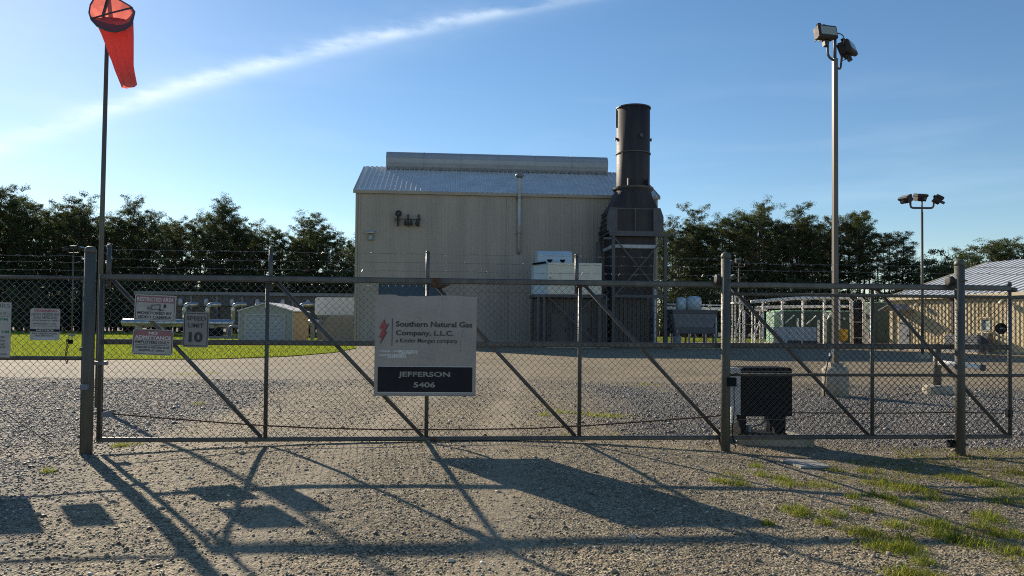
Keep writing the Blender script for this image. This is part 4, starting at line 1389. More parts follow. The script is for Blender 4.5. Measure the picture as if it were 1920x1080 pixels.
    # throat, pale expansion joint, tapering lower duct
    h2 = (SP(1236, 450)[0] - SP(1150, 450)[0]) / 2 * 0.93
    q = MB(); q.box(uc - h2, uc + h2, vm - hd * 0.9, vm + hd * 0.9, z4 - 0.15, z3 - 0.1, T=BP); q.build('throat', SLATE, t)
    q = MB(); q.bevbox(uc - h2 - 0.07, uc + h2 + 0.04, vm - hd * 0.9 - 0.10, vm + hd * 0.9 + 0.10, z4 - 0.32, z4 - 0.02, 0.05, T=BP); q.build('expansion_joint', LGREY, t)
    zl = 3.9
    h3 = h2 * 0.96
    q = MB()
    P8 = [BP(uc - h3, vm - hd * .85, z4 - 0.32), BP(uc + h3, vm - hd * .85, z4 - 0.32), BP(uc + h3, vm + hd * .85, z4 - 0.32), BP(uc - h3, vm + hd * .85, z4 - 0.32),
          BP(uc - h3 * 1.0, vm - hd * .6, zl), BP(uc + h3 * 0.97, vm - hd * .6, zl), BP(uc + h3 * 0.97, vm + hd * .85, zl), BP(uc - h3, vm + hd * .85, zl)]
    q.add(P8, [(0, 1, 2, 3), (7, 6, 5, 4), (0, 4, 5, 1), (1, 5, 6, 2), (2, 6, 7, 3), (3, 7, 4, 0)])
    q.build('lower_duct', SLATE, t)
    q = MB(); q.ribbed(lambda u, n_, z: BP(uc + u, vm - hd * 0.55 - n_, z), -h3 + 0.1, h3 * 0.75, 0.25, zl - 0.1, 0.34, 0.08, 0.12, 0.2)
    q.ribbed(lambda w, n_, z: BP(uc - h3 + 0.1 - n_, vm + hd * 0.8 - w, z), 0, hd * 1.35, 0.25, zl - 0.1, 0.34, 0.08, 0.12, 0.2)
    q.ribbed(lambda w, n_, z: BP(uc + h3 * 0.75 + n_, vm - hd * 0.55 + w, z), 0, hd * 1.35, 0.25, zl - 0.1, 0.34, 0.08, 0.12, 0.2)
    q.box(uc - h3 + 0.1, uc + h3 * 0.75, vm - hd * 0.55, vm + hd * 0.8, zl - 0.12, zl, T=BP)
    q.build('silencer', DBROWN, t)
    # frame
    fl, fr = SP(1148.5, 480)[0], SP(1245.5, 480)[0]
    for u, v in ((fl, vm - hd - 0.1), (fr, vm - hd - 0.1), (fl - 0.2, vm + hd + 0.1), (fr, vm + hd + 0.1)):
        q = MB(); q.box(u - 0.12, u + 0.12, v - 0.12, v + 0.12, 0.0, z3 - 0.1, T=BP); q.build('leg', SLATE2, t)
    q = MB(); q.box(fl - 0.3, fr + 0.3, vm - hd - 0.27, vm - hd - 0.02, z3 - 0.32, z3 - 0.1, T=BP); q.build('beam', SLATE2, t)
    q = MB(); q.box(SP(1130, 450)[0], fl + 0.1, vm - hd - 0.22, vm - hd - 0.05, z3 - 0.6, z3 - 0.44, T=BP); q.build('beam', SLATE2, t)
    zb = SP(1187, 556)[1]
    q = MB(); q.box(fl, fr, vm - hd - 0.25, vm - hd - 0.03, zb - 0.1, zb + 0.12, T=BP); q.build('beam', SLATE2, t)
    f = vm - hd - 0.13
    for a, b in (((fl + 0.1, z3 - 0.5), (fr - 0.15, zb)), ((fr - 0.15, z3 - 0.5), (fl + 0.1, zb))):
        q = MB(); q.bar(BP(a[0], f, a[1]), BP(b[0], f, b[1]), 0.10); q.build('cross_brace', SLATE2, t)
    u = SP(1128, 470)[0]
    q = MB(); q.box(u - 0.16, u + 0.10, vm - 0.5, vm - 0.2, 0, z3 - 0.6, T=BP); q.build('leg', SLATE2, t)
    q = MB(); q.bar(BP(u, vm - 0.4, z3 - 0.7), BP(fl, vm - 0.4, 3.4), 0.14); q.build('knee_brace', SLATE2, t)
    q = MB(); q.bar(BP(fr - 0.75, vm - hd, 5.2), BP(fr - 0.1, vm + 0.4, 3.2), 0.10); q.bar(BP(fr - 0.75, vm - hd, 5.2), BP(fr - 0.75, vm - hd, 0.1), 0.14); q.build('knee_brace', LGREY, t)
build_stack()

# ------------------------------------------------------------------ equipment in front of the building
def build_filter_house():
    v0 = -6.4
    p = lambda px, py: bpix(px, py, v0)
    u0, z1 = p(1027, 492)
    u1, z0 = p(1128, 553)
    ul = p(1003, 500)[0]
    t = thing('intake_housing', 'cream air intake housing with a pale blue hood on a dark platform', 'air intake', BP(u0, v0, 0), BA)
    q = MB(); q.bevbox(u0, u1, v0, v0 + 3.0, z0, z1, 0.03, T=BP); b = q.build('housing', CREAM, t)
    for k in (1, 2, 3):
        u = u0 + (u1 - u0) * k / 4
        q = MB(); q.box(u - 0.015, u + 0.015, v0 - 0.012, v0 - 0.002, z0 + 0.05, z1 - 0.05, T=BP); q.build('panel_seam', CREAM, b)
    q = MB(); q.lathe(BP(p(1032, 521)[0], v0 - 0.005, p(1032, 521)[1]), [(0.07, 0.0), (0.07, 0.03)], 10, axis='y'); q.build('port', MGREY, b)
    # left side of the housing, its bluish light put in as pale blue
    q = MB(); q.prism([BP(u0, v0 + 0.1, z0), BP(ul, v0 + 0.8, z0), BP(ul, v0 + 2.6, z0), BP(u0, v0 + 2.9, z0)], (0, 0, z1 - z0 - 0.12)); q.build('lit_side', HOODB, t)
    for k in range(5):
        a = BP(ul + (u0 - ul) * k / 5, v0 + 0.75 - 0.65 * k / 5, z1 - 0.14 + 0.02 * k)
        q = MB(); q.box(-0.09, 0.09, -0.12, 0.12, 0, 0.14, T=lambda x, y, z: a + BT * x + BV * y + Vector((0, 0, z))); q.build('bracket', BLACK, t)
    h0, zt = p(1011, 467)
    h1 = p(1077, 467)[0]
    zb = p(1011, 491)[1]
    q = MB(); q.prism([BP(h0, v0 + 0.9, zb - 0.1), BP(h0, v0 + 1.0, zt - 0.3), BP(h0, v0 + 1.35, zt), BP(h0, v0 + 2.4, zt), BP(h0, v0 + 2.9, zb - 0.1)], BT * (h1 - h0))
    q.build('hood', HOODB, t)
    for px in (1032, 1056):
        u, z = p(px, 490)
        q = MB(); q.lathe(BP(u, v0 + 0.3, z1), [(0.12, 0), (0.12, 0.12), (0.2, 0.13), (0.2, 0.24)], 10); q.build('lifting_eye', BLACK, t)
    # platform and frame
    q = MB(); q.box(ul - 0.1, u1 + 0.1, v0 - 0.1, v0 + 3.2, z0 - 0.22, z0 - 0.004, T=BP); q.build('platform', SLATE2, t)
    for px in (1009, 1020, 1124):
        for vv in (v0 + 0.05, v0 + 2.9):
            u = p(px, 600)[0]
            q = MB(); q.box(u - 0.09, u + 0.09, vv - 0.09, vv + 0.09, 0, z0 - 0.22, T=BP); q.build('leg', SLATE2, t)
    a, za = p(1027, 556)
    b2, zb2 = p(1115, 640)
    q = MB(); q.bar(BP(a, v0 + 0.0, za), BP(b2, v0 + 0.0, zb2), 0.10); q.build('cross_brace', SLATE2, t)
    q = MB(); q.bar(BP(b2, v0 + 0.06, za), BP(a, v0 + 0.06, zb2), 0.08); q.build('cross_brace', SLATE2, t)
    # bent conduit beside the housing
    c = [p(1100, 553), p(1136, 553), p(1136, 655)]
    q = MB(); q.tube(bend([BP(c[0][0], v0 - 0.3, c[0][1]), BP(c[1][0], v0 - 0.3, c[1][1]), BP(c[2][0], v0 - 0.3, 0)], 0.3), 0.035, 6)
    tag(q.build('conduit', MGREY, None, True), 'thin grey bent conduit running down beside the cream intake housing', 'conduit')
    # dark enclosure below the platform
    e0, e1 = p(1030, 600)[0], p(1112, 600)[0]
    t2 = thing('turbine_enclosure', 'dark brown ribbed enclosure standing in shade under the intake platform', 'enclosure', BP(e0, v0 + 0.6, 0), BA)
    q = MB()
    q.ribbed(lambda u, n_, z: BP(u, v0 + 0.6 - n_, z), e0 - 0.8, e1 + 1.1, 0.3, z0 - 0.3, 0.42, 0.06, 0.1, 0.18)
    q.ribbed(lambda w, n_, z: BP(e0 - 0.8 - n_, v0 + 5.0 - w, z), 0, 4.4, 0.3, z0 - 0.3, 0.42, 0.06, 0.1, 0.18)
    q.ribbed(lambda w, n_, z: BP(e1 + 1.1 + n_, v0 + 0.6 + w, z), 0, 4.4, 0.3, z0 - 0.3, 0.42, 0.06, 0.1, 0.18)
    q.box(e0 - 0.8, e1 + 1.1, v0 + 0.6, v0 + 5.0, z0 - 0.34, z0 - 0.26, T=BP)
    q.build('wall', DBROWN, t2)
    for u in (e0 + 0.2, e0 + 1.9):
        q = MB(); q.bevbox(u, u + 1.2, v0 + 0.48, v0 + 0.53, 0.35, 2.6, 0.01, T=BP); dd = q.build('door', DBROWN, t2)
        q = MB(); q.box(u + 1.05, u + 1.1, v0 + 0.44, v0 + 0.478, 1.2, 1.5, T=BP); q.build('handle', BLACK, dd)
    q = MB(); q.box(e0 - 1.0, e1 + 1.3, v0 + 0.3, v0 + 5.2, -0.1, 0.3, T=BP); q.build('base', CONC, t2)
build_filter_house()

def build_cooler():
    v0 = -5.0
    p = lambda px, py: bpix(px, py, v0)
    u0, u1 = p(1262, 600)[0], p(1344, 600)[0]
    z2, z1, z0 = p(1300, 581)[1], p(1300, 614)[1], p(1300, 626)[1]
    t = thing('oil_cooler', 'grey boxy oil cooler with two pale rounded fan hoods right of the dark stack', 'cooler', BP(u0, v0, 0), BA)
    q = MB()
    q.add([BP(u0 + .25, v0 + .2, z1), BP(u1 - .2, v0 + .2, z1), BP(u1 - .2, v0 + 2.4, z1), BP(u0 + .25, v0 + 2.4, z1), BP(u0, v0, z2 - 0.28), BP(u1, v0, z2 - .28), BP(u1, v0 + 2.6, z2 - .28), BP(u0, v0 + 2.6, z2 - .28)],
          [(3, 2, 1, 0), (4, 5, 6, 7), (0, 1, 5, 4), (1, 2, 6, 5), (2, 3, 7, 6), (3, 0, 4, 7)])
    q.build('plenum', MGREY, t)
    q = MB(); q.bevbox(u0 - .06, u1 + .06, v0 - .06, v0 + 2.66, z2 - 0.28, z2, 0.03, T=BP); q.build('top_frame', SLATE2, t)
    q = MB(); q.bevbox(u0 + 0.1, u1 - 0.1, v0 + 0.1, v0 + 2.4, z0, z1, 0.03, T=BP); q.build('coil_box', SLATE2, t)
    for px, r, h in ((1284, 0.40, 0.98), (1308, 0.59, 1.08)):
        u = p(px, 590)[0]
        q = MB(); q.lathe(BP(u, v0 + 0.9, z2), [(r, 0.0), (r * 1.0, h * 0.6), (r * 0.96, h * 0.8), (r * 0.8, h * 0.94), (r * 0.5, h), (0.01, h * 1.01)], 24); q.build('fan_hood', HOODB, t, True)
    for u in (u0 + 0.2, (u0 + u1) / 2, u1 - 0.2):
        for vv in (v0 + 0.2, v0 + 2.3):
            q = MB(); q.box(u - 0.06, u + 0.06, vv - 0.06, vv + 0.06, 0, z0, T=BP); q.build('leg', SLATE2, t)
    u = p(1268, 640)[0]
    q = MB(); q.lathe(BP(u, v0 - 0.2, 0.35), [(0.28, 0), (0.3, 0.1), (0.3, 0.5), (0.22, 0.6), (0.1, 0.64)], 14)
    q.tube([BP(u, v0 - .2, 0.9), BP(u, v0 - .2, 1.5)], 0.1, 8)
    q.build('pump', MGREY, t, True)
    q = MB(); q.box(u - 0.4, u1, v0 - 0.5, v0 + 2.4, -0.1, 0.16, T=BP); q.build('base', CONC, t)
    u = p(1349, 600)[0]
    q = MB(); q.tube(bend([BP(u, v0 + 1, z2 - 0.1), BP(u + .05, v0 + 0.9, z2 - 0.7), BP(u + .05, v0 + 0.9, 0.2)], 0.3), 0.09, 8); q.build('hose', HOODB, t, True)
    # pipe run behind it
    t2 = thing('pipe_run', 'long white horizontal pipe with valves behind the grey oil cooler', 'pipe', W(1245, 580, 68), BA)
    a, b = W(1248, 577.5, 68), W(1362, 580, 70)
    q = MB(); q.tube([a, b], 0.16, 8); q.tube([a + Vector((0, -.4, .35)), b + Vector((0, -.4, .35))], 0.06, 6); q.build('pipe', PIPEW, t2, True)
    for k in range(4):
        c = a.lerp(b, 0.1 + 0.28 * k)
        q = MB(); q.tube([Vector((c.x, c.y, 0)), c], 0.09, 6); q.build('leg', MGREY, t2)
    for k in range(4):
        c = a.lerp(b, 0.12 + 0.2 * k)
        q = MB(); q.lathe(c + Vector((0, -0.1, 0.1)), [(0.1, 0), (0.16, 0.15), (0.05, 0.3), (0.05, 0.6), (0.2, 0.62), (0.2, 0.66)], 8); q.build('valve', MGREY, t2)
build_cooler()

# ------------------------------------------------------------------ left background: shed, cooler bank, vessels
def build_left_equipment():
    # shed
    d = 66
    pf = lambda px, py: W(px, py, d)
    a, b = pf(447, 640), pf(547.5, 640)
    t = thing('storage_shed', 'small metal shed with a roll-up door and tan side standing on the lawn', 'shed', (a.x, a.y, 0), 0)
    he, hr = pf(450, 583).z, pf(497, 569.5).z
    w = b.x - a.x
    D = 4.6
    sk = 0.42         # the shed is turned a little, its right side shows
    T = lambda x, y, z: Vector((a.x + x + y * 0.02, a.y + y + x * 0.05, z))
    q = MB()
    q.prism([T(0, 0, 0), T(w, 0, 0), T(w, 0, he), T(w / 2, 0, hr), T(0, 0, he)], T(0, 0.12, 0) - T(0, 0, 0))
    q.prism([T(0, D, 0), T(w, D, 0), T(w, D, he), T(w / 2, D, hr), T(0, D, he)], T(0, 0.12, 0) - T(0, 0, 0))
    q.ribbed(lambda u, n, z: T(-n, D - u, z), 0.0, D - 0.12, 0, he, 0.25, 0.03)
    f = q.build('wall', mat('shed_grey', (0.30, 0.30, 0.27), 0.55, 0.0, 0.1, 1), t)
    q = MB(); q.ribbed(lambda u, n, z: T(w + n, u + 0.12, z), 0.0, D - 0.12, 0, he, 0.25, 0.03); s = q.build('side_wall', TAN, t)
    s['label'] = 'tan ribbed side wall'
    dx0, dx1, dz = pf(461, 600).x - a.x, pf(531, 600).x - a.x, pf(490, 591).z
    q = MB()
    for k in range(18):
        z0, z1 = 0.05 + (dz - .05) * k / 18, 0.05 + (dz - .05) * (k + 1) / 18
        q.prism([T(dx0, -0.005, z0), T(dx0, -0.05, (z0 + z1) / 2), T(dx0, -0.005, z1 - .004)], T(dx1, 0, 0) - T(dx0, 0, 0))
    dd = q.build('door', LGREY, t)
    q = MB()
    q.box(dx0 - 0.10, dx0, -0.07, 0.0, 0, dz + 0.1, T=T); q.box(dx1, dx1 + 0.1, -0.07, 0.0, 0, dz + 0.1, T=T); q.box(dx0, dx1, -0.07, 0.0, dz, dz + 0.1, T=T)
    q.build('frame', LGREY, dd)
    q = MB()
    for (x0, z0, x1, z1) in ((-0.12, he - 0.05, w / 2, hr + 0.04), (w + 0.12, he - 0.05, w / 2, hr + 0.04)):
        q.prism([T(x0, -0.15, z0), T(x1, -0.15, z1), T(x1, -0.15, z1 + 0.1), T(x0, -0.15, z0 + 0.1)], T(0, D + 0.4, 0) - T(0, 0, 0))
    q.build('roof', ROOFM, t)
    for x in (-0.02, w - 0.08):
        q = MB(); q.box(x, x + 0.1, -0.03, 0.0, 0, he, T=T); q.build('corner_trim', LGREY, t)
    # bank of gas coolers: a long low roofed housing on legs
    d = 92
    a, b = W(262, 546, d), W(690, 549, d + 3)
    t = thing('gas_cooler_bank', 'long low grey-brown gas cooler bank with a flat roof behind the shed', 'cooler', (a.x, a.y, 0), 0)
    L_ = b.x - a.x
    zt, zm, zb = a.z, W(262, 572, d).z, W(262, 600, d).z
    T = lambda x, y, z: Vector((a.x + x, a.y + y + x * 0.10, z))
    q = MB(); q.box(-0.4, L_ + 0.4, -0.6, 8.4, zt - 0.4, zt, T=T); q.build('roof', MGREY, t)
    q = MB(); q.box(0, L_, 0, 8, zm, zt - 0.4, T=T); q.build('housing', SLATE2, t)
    for k in range(1, 9):
        x = L_ * k / 9
        q = MB(); q.box(x - 0.12, x + 0.12, -0.12, -0.0, zm - 0.4, zt - 0.42, T=T); q.build('stiffener', MGREY, t)
    q = MB(); q.box(0.3, L_ - 0.3, 0.5, 7.5, 1.1, zm, T=T); q.build('tube_bundle', DBROWN, t)
    for k in range(10):
        q = MB(); q.box(L_ * k / 9 - 0.12, L_ * k / 9 + 0.12, 0.1, 0.35, 0, zm, T=T); q.build('leg', SLATE2, t)
    for k in range(8):
        x = L_ * (k + 0.62) / 9
        q = MB(); q.lathe(T(x, -0.3, zm + 0.5), [(0.25, -0.5), (0.3, 0.1), (0.2, 0.35), (0.1, 0.4)], 10); q.build('motor', LGREY, t, True)
    # silver header vessel with risers
    d = 80
    a, b = W(231, 604.5, d), W(437, 605.5, d)
    t = thing('pipe_header', 'long silver jacketed header pipe lying left of the shed with bright elbows rising from it', 'pipe', (a.x, a.y, 0), 0)
    r = 0.40
    q = MB(); q.lathe(a, [(0.02, -0.16), (r * 0.6, -0.12), (r * 0.95, -0.02), (r, 0.05), (r, b.x - a.x), (r * 0.7, b.x - a.x + 0.1)], 20, axis='x'); q.build('header', ALU, t, True)
    for px in (260, 300, 350, 400, 430):
        c = W(px, 605, d)
        q = MB(); q.box(c.x - 0.2, c.x + 0.2, c.y - 0.4, c.y + 0.4, 0, c.z - r * 0.6); q.build('saddle', CONC, t)
    for px in (346.5, 390, 437.5, 479.5, 564):
        c = W(px, 571, d + 1)
        q = MB(); q.tube(bend([Vector((c.x, c.y, 1.6)), Vector((c.x, c.y, c.z)), Vector((c.x + 1.25, c.y + 0.5, c.z))], 0.5), 0.25, 10); q.build('riser', ALU, t, True)
    # pipes and skids in the shade in front of the cooler bank
    c = W(402, 620, 78)
    t = thing('valve_skid', 'dark valve skid on the ground between the silver header and the shed', 'skid', (c.x, c.y, 0), 0)
    q = MB(); q.bevbox(c.x - 1.2, c.x + 0.5, c.y, c.y + 1.2, 0.3, 1.1, 0.05); q.build('box', BLACK, t)
    q = MB(); q.box(c.x - 1.5, c.x + 1.9, c.y - 0.2, c.y + 1.6, -0.05, 0.3); q.build('base', MGREY, t)
    q = MB(); q.tube(bend([Vector((c.x + 1.4, c.y + .5, 0.2)), Vector((c.x + 1.4, c.y + .5, 1.3)), Vector((c.x + 3.2, c.y + .5, 1.3))], 0.3), 0.16, 8); q.build('pipe', MGREY, t, True)
    # white rounded tank raised on a stand and the tan cabinet before it
    d = 72
    a, b = W(590, 591, d), W(690, 558, d)
    t = thing('white_tank', 'white box-shaped tank with rounded corners raised on legs left of the beige building', 'tank', (a.x, a.y, 0), 0)
    rad = 0.28
    q = MB()
    pts = []
    for cx, cz, a0 in ((b.x - rad, a.z + rad, -90), (b.x - rad, b.z - rad, 0), (a.x + rad, b.z - rad, 90), (a.x + rad, a.z + rad, 180)):
        for k in range(6):
            an = math.radians(a0 + 18 * k)
            pts.append((cx + rad * math.cos(an), a.y, cz + rad * math.sin(an)))
    q.prism(pts, (0, 2.2, 0)); q.build('body', WHITE, t)
    q = MB(); q.box(a.x + 0.2, b.x - 0.2, a.y + 0.2, a.y + 2, a.z - 0.25, a.z - 0.004); q.build('frame', MGREY, t)
    for x in (a.x + 0.5, b.x - 0.5):
        for y in (a.y + 0.4, a.y + 1.8):
            q = MB(); q.box(x - 0.1, x + 0.1, y - 0.1, y + 0.1, 0, a.z - 0.25); q.build('leg', MGREY, t)
    d = 70.5
    a, b, c, e = W(603, 636, d), W(662, 636, d), W(662, 592, d), W(615, 592, d)
    t = thing('tan_cabinet', 'tan sloping sided steel cabinet below the white tank', 'cabinet', (a.x, a.y, 0), 0)
    m1 = W(603, 612, d)
    q = MB(); q.prism([(a.x, a.y, 0.1), (b.x, a.y, 0.1), (b.x, a.y, c.z), (e.x + 0.1, a.y, c.z), (m1.x, a.y, m1.z)], (0, 1.1, 0)); q.build('body', BEIGET, t)
    q = MB(); q.box(a.x - 0.2, b.x + 0.2, a.y - 0.2, a.y + 1.2, -0.1, 0.1); q.build('base', CONC, t)
    q = MB(); q.box((a.x + b.x) / 2 + 0.4, (a.x + b.x) / 2 + 0.43, a.y - 0.015, a.y - 0.003, 0.3, c.z - 0.2); q.build('door_seam', MGREY, t)
    p0 = W(587, 604, 74)
    q = MB(); q.lathe(Vector((p0.x - 0.6, p0.y, p0.z)), [(0.1, 0), (0.24, 0.04), (0.24, 1.6), (0.1, 1.64)], 12, axis='x')
    tg = thing('pipe_spool', 'short silver pipe lying behind the tan cabinet', 'pipe', (p0.x, p0.y, 0), 0)
    q.build('pipe', ALU, tg, True)
    q = MB(); q.box(p0.x - 0.2, p0.x + 0.1, p0.y - .2, p0.y + .2, 0, p0.z - 0.2); q.box(p0.x + 0.5, p0.x + 0.8, p0.y - .2, p0.y + .2, 0, p0.z - 0.2); q.build('stand', MGREY, tg)
build_left_equipment()

# ------------------------------------------------------------------ right background: piping, green enclosures, cabinet
def build_right_equipment():
    d = 64
    P = lambda px, py, dd=d: W(px, py, dd)
    t = thing('pipe_rack', 'white pipe rack with a long curved top pipe in front of green enclosures', 'pipe rack', ground_at(1500, d), 0)
    q = MB(); q.tube(bend([P(1408, 566), P(1440, 563.5), P(1490, 559.5), P(1540, 558.5), P(1596, 558.5), P(1597.5, 645)], 0.5), 0.145, 10); q.build('top_pipe', PIPEW, t, True)
    q = MB(); q.tube([P(1416, 577, d + 1), P(1500, 575, d + 1), P(1590, 574.5, d + 1)], 0.13, 8); q.build('lower_pipe', PIPEW, t, True)
    for px in (1432, 1468, 1507, 1547, 1575):
        c, b = P(px, 562), ground_at(px, d)
        q = MB(); q.box(c.x - 0.07, c.x + 0.07, c.y + 0.1, c.y + 0.3, 0, c.z); q.build('leg', PIPEW, t)
    for px in (1440, 1474, 1512, 1549):
        c = P(px, 568)
        q = MB(); q.tube([c + Vector((-0.5, 0.1, 0.2)), c + Vector((0.6, 0.8, 0.25))], 0.05, 6); q.lathe(c + Vector((0, 0.3, 0.0)), [(0.1, -0.1), (0.14, 0.0), (0.1, 0.12), (0.03, 0.3), (0.12, 0.32)], 8); q.build('valve', MGREY, t)
    for a, b in (((1472, 606), (1489, 591)), ((1512, 608), (1530, 592)), ((1551, 600), (1560, 582)), ((1444, 597), (1458, 584))):
        q = MB(); q.bar(P(*a, d + 0.3), P(*b, d + 0.3), 0.08); q.build('brace', PIPEW, t)
    for px, py in ((1496, 597), (1535, 600)):
        c = P(px, py); q = MB(); q.tube([Vector((c.x, c.y, 0)), c], 0.09, 8); q.build('stub_pipe', PIPEW, t)
    # second riser with a hooked top
    t = thing('riser_pipe', 'hooked white riser pipe beside the dark vessels right of the pipe rack', 'pipe', ground_at(1620, d), 0)
    q = MB(); q.tube(bend([P(1608, 559), P(1616, 559), P(1620, 566), P(1620, 648)], 0.5), 0.13, 8); q.build('pipe', PIPEW, t, True)
    c = P(1624, 642); q = MB(); q.lathe(Vector((c.x, c.y, 0)), [(0.28, 0), (0.3, 0.5), (0.22, 1.2), (0.1, 1.4)], 10); q.build('valve', PIPEW, t, True)
    c = P(1628, 650, 60); q = MB(); q.lathe(c, [(0.1, -0.3), (0.24, -0.2), (0.24, 0.2), (0.1, 0.3)], 10, axis='x'); q.build('flange', PIPEW, t, True)
    # dark vertical vessels
    for k, px in enumerate((1604, 1612)):
        c = ground_at(px, d + 1.5)
        tt = thing('filter_vessel', ('dark upright vessel directly beside the curved white pipe', 'dark upright vessel next to the hooked riser pipe')[k], 'vessel', c, 0, 'dark upright vessels')
        h = P(px, 566, d + 1.5).z
        q = MB(); q.lathe(c, [(0.36, 0), (0.36, h - 0.35), (0.28, h - 0.12), (0.1, h)], 16); q.build('shell', BLACK, tt, True)
        for z in (0.8, h * 0.55, h - 0.6):
            q = MB(); q.lathe(c, [(0.36, z - 0.05), (0.42, z - 0.05), (0.42, z + 0.05), (0.36, z + 0.05)], 16); q.build('flange', MGREY, tt)
    # green enclosures
    d2 = 72
    for k, (x0, x1, yt, lab, mt) in enumerate(((1450, 1545, 581, 'long dark green enclosure with its sunlit end coloured pale behind the white pipe rack', DARKG), (1564, 1597, 582, 'narrow dark green enclosure with a small vent behind the yellow cover', DARKG), (1637, 1668, 566, 'tall dark green enclosure beside the tan building', DARKG))):
        a, b = W(x0, yt, d2), W(x1, yt, d2)
        t = thing('green_enclosure', lab, 'enclosure', (a.x, a.y, 0), 0, 'green equipment enclosures')
        e = 0.9 if k == 0 else 0.0
        q = MB(); q.bevbox(a.x + e, b.x, a.y, a.y + 3, 0.2, a.z - 0.12, 0.02); q.build('wall', mt, t)
        q = MB(); q.box(a.x - 0.08 + e, b.x + 0.08, a.y - 0.08, a.y + 3.08, a.z - 0.12, a.z); q.build('roof', LGREEN, t)
        if k == 0:
            q = MB()
            q.prism([(a.x, a.y - 0.2, 0.2), (a.x + e, a.y - 0.004, 0.2), (a.x + e, a.y + 2.8, 0.2), (a.x, a.y + 2.0, 0.2)], (0, 0, a.z - 0.35)); q.build('lit_end_wall', LGREEN, t)  # sunlit end, the light painted as a paler green than the front
        q = MB(); q.box(a.x - 0.1, b.x + 0.1, a.y - 0.1, a.y + 3.1, -0.1, 0.2); q.build('base', CONC, t)
        n = 3 if k == 0 else 1
        for i in range(n):
            x = a.x + e + (b.x - a.x - e) * (i + 0.5) / n
            q = MB(); q.bevbox(x - 0.5, x + 0.5, a.y - 0.04, a.y - 0.005, 0.4, min(2.4, a.z - 0.5), 0.008); dd = q.build('door', DARKG, t)
            q = MB(); q.box(x + 0.36, x + 0.42, a.y - 0.07, a.y - 0.042, 1.2, 1.45); q.build('handle', BLACK, dd)
    c = W(1582, 597, d2 - 0.1)
    q = MB(); q.lathe(Vector((c.x, c.y, c.z)), [(0.13, 0.0), (0.13, 0.12), (0.09, 0.13)], 12, axis='y')
    tag(q.build('round_vent', PIPEW, None), 'small round white vent cap on the narrow dark green enclosure', 'vent')
    # white switch cabinet
    d3 = 60
    a, b = W(1459, 646, d3), W(1531, 613.5, d3)
    t = thing('switch_cabinet', 'wide grey-white switch cabinet with two dark louvres in front of the pipe rack', 'cabinet', (a.x, a.y, 0), 0)
    q = MB(); q.bevbox(a.x, b.x, a.y, a.y + 1.1, 0.12, b.z, 0.02); q.build('body', LGREY, t)
    q = MB(); q.box(a.x - 0.1, b.x + 0.1, a.y - 0.1, a.y + 1.2, -0.1, 0.12); q.build('base', CONC, t)
    for k in range(2):
        x = a.x + 0.75 + 1.25 * k
        q = MB()
        for i in range(4):
            z = 0.38 + 0.06 * i
            q.prism([(x, a.y - 0.004, z), (x, a.y - 0.03, z + 0.01), (x, a.y - 0.004, z + 0.05)], (1.1, 0, 0))
        q.build('louvre', BLACK, t)
    for k in range(4):
        x = a.x + 0.95 + 0.62 * k
        q = MB(); q.prism([(x, a.y - 0.004, b.z - 0.55), (x - 0.05, a.y - 0.004, b.z - 0.42), (x - 0.02, a.y - 0.004, b.z - 0.42), (x + 0.03, a.y - 0.004, b.z - 0.55)], (0, -0.02, 0)); q.build('handle', BLACK, t)
    # yellow wrapped thing
    c = W(1579, 626, 62)
    t = thing('covered_valve', 'bright yellow tarpaulin cover wrapped over a valve beside the floodlight pole', 'cover', (c.x, c.y, 0), 0)
    R = random.Random(4)
    q = MB()
    n = 14
    vs, fs = [], []
    prof = [(0.16, -0.62), (0.30, -0.5), (0.36, -0.2), (0.34, 0.1), (0.36, 0.32), (0.24, 0.40), (0.01, 0.42)]
    for r, h in prof:
        for k in range(n):
            a = 2 * math.pi * k / n
            rr = r * (1 + 0.14 * (R.random() - 0.5)) * (1 + 0.25 * abs(math.cos(a)))
            vs.append((c.x + rr * math.cos(a), c.y + rr * math.sin(a), c.z + h))
    for i in range(len(prof) - 1):
        for k in range(n):
            fs.append((i * n + k, i * n + (k + 1) % n, (i + 1) * n + (k + 1) % n, (i + 1) * n + k))
    q.add(vs, fs); q.build('cover', YELLOW, t)
    q = MB(); q.tube([(c.x, c.y, 0), (c.x, c.y, c.z - 0.5)], 0.12, 8); q.build('stem', MGREY, t)
    # steel access frames left of the rack
    for k, (x0, x1, yt, lab) in enumerate(((1379, 1393, 566, 'pale steel pipe stand with a small platform right of the round gate post'), (1416, 1431, 580, 'pale steel ladder frame beside the white pipe rack'))):
        a, b = W(x0, yt, 66), W(x1, yt, 66)
        t = thing('access_frame', lab, 'frame', (a.x, a.y, 0), 0, 'steel access frames')
        for x in (a.x, b.x):
            for y in (a.y, a.y + 0.9):
                q = MB(); q.box(x - 0.05, x + 0.05, y - 0.05, y + 0.05, 0, a.z + (0.8 if k == 0 else 0)); q.build('leg', PIPEW, t)
        q = MB(); q.box(a.x - 0.2, b.x + 0.3, a.y - 0.2, a.y + 1.1, a.z - 0.15, a.z); q.build('platform', PIPEW, t)
        for z in (1.0, 1.9):
            q = MB(); q.box(a.x, b.x, a.y - 0.05, a.y + 0.05, z, z + 0.09); q.build('crossbar', PIPEW, t)
        q = MB(); q.bar((a.x, a.y, 1.0), (b.x, a.y, a.z - 0.1), 0.08); q.build('brace', PIPEW, t)
    c = W(1447, 620, 67)
    t = thing('caged_ladder', 'white step ladder with rungs by the pale end of the green enclosure', 'ladder', (c.x, c.y, 0), 0)
    for dx in (-0.2, 0.2):
        q = MB(); q.box(c.x + dx - 0.03, c.x + dx + 0.03, c.y - .03, c.y + .03, 0, W(1447, 582, 67).z); q.build('rail', PIPEW, t)
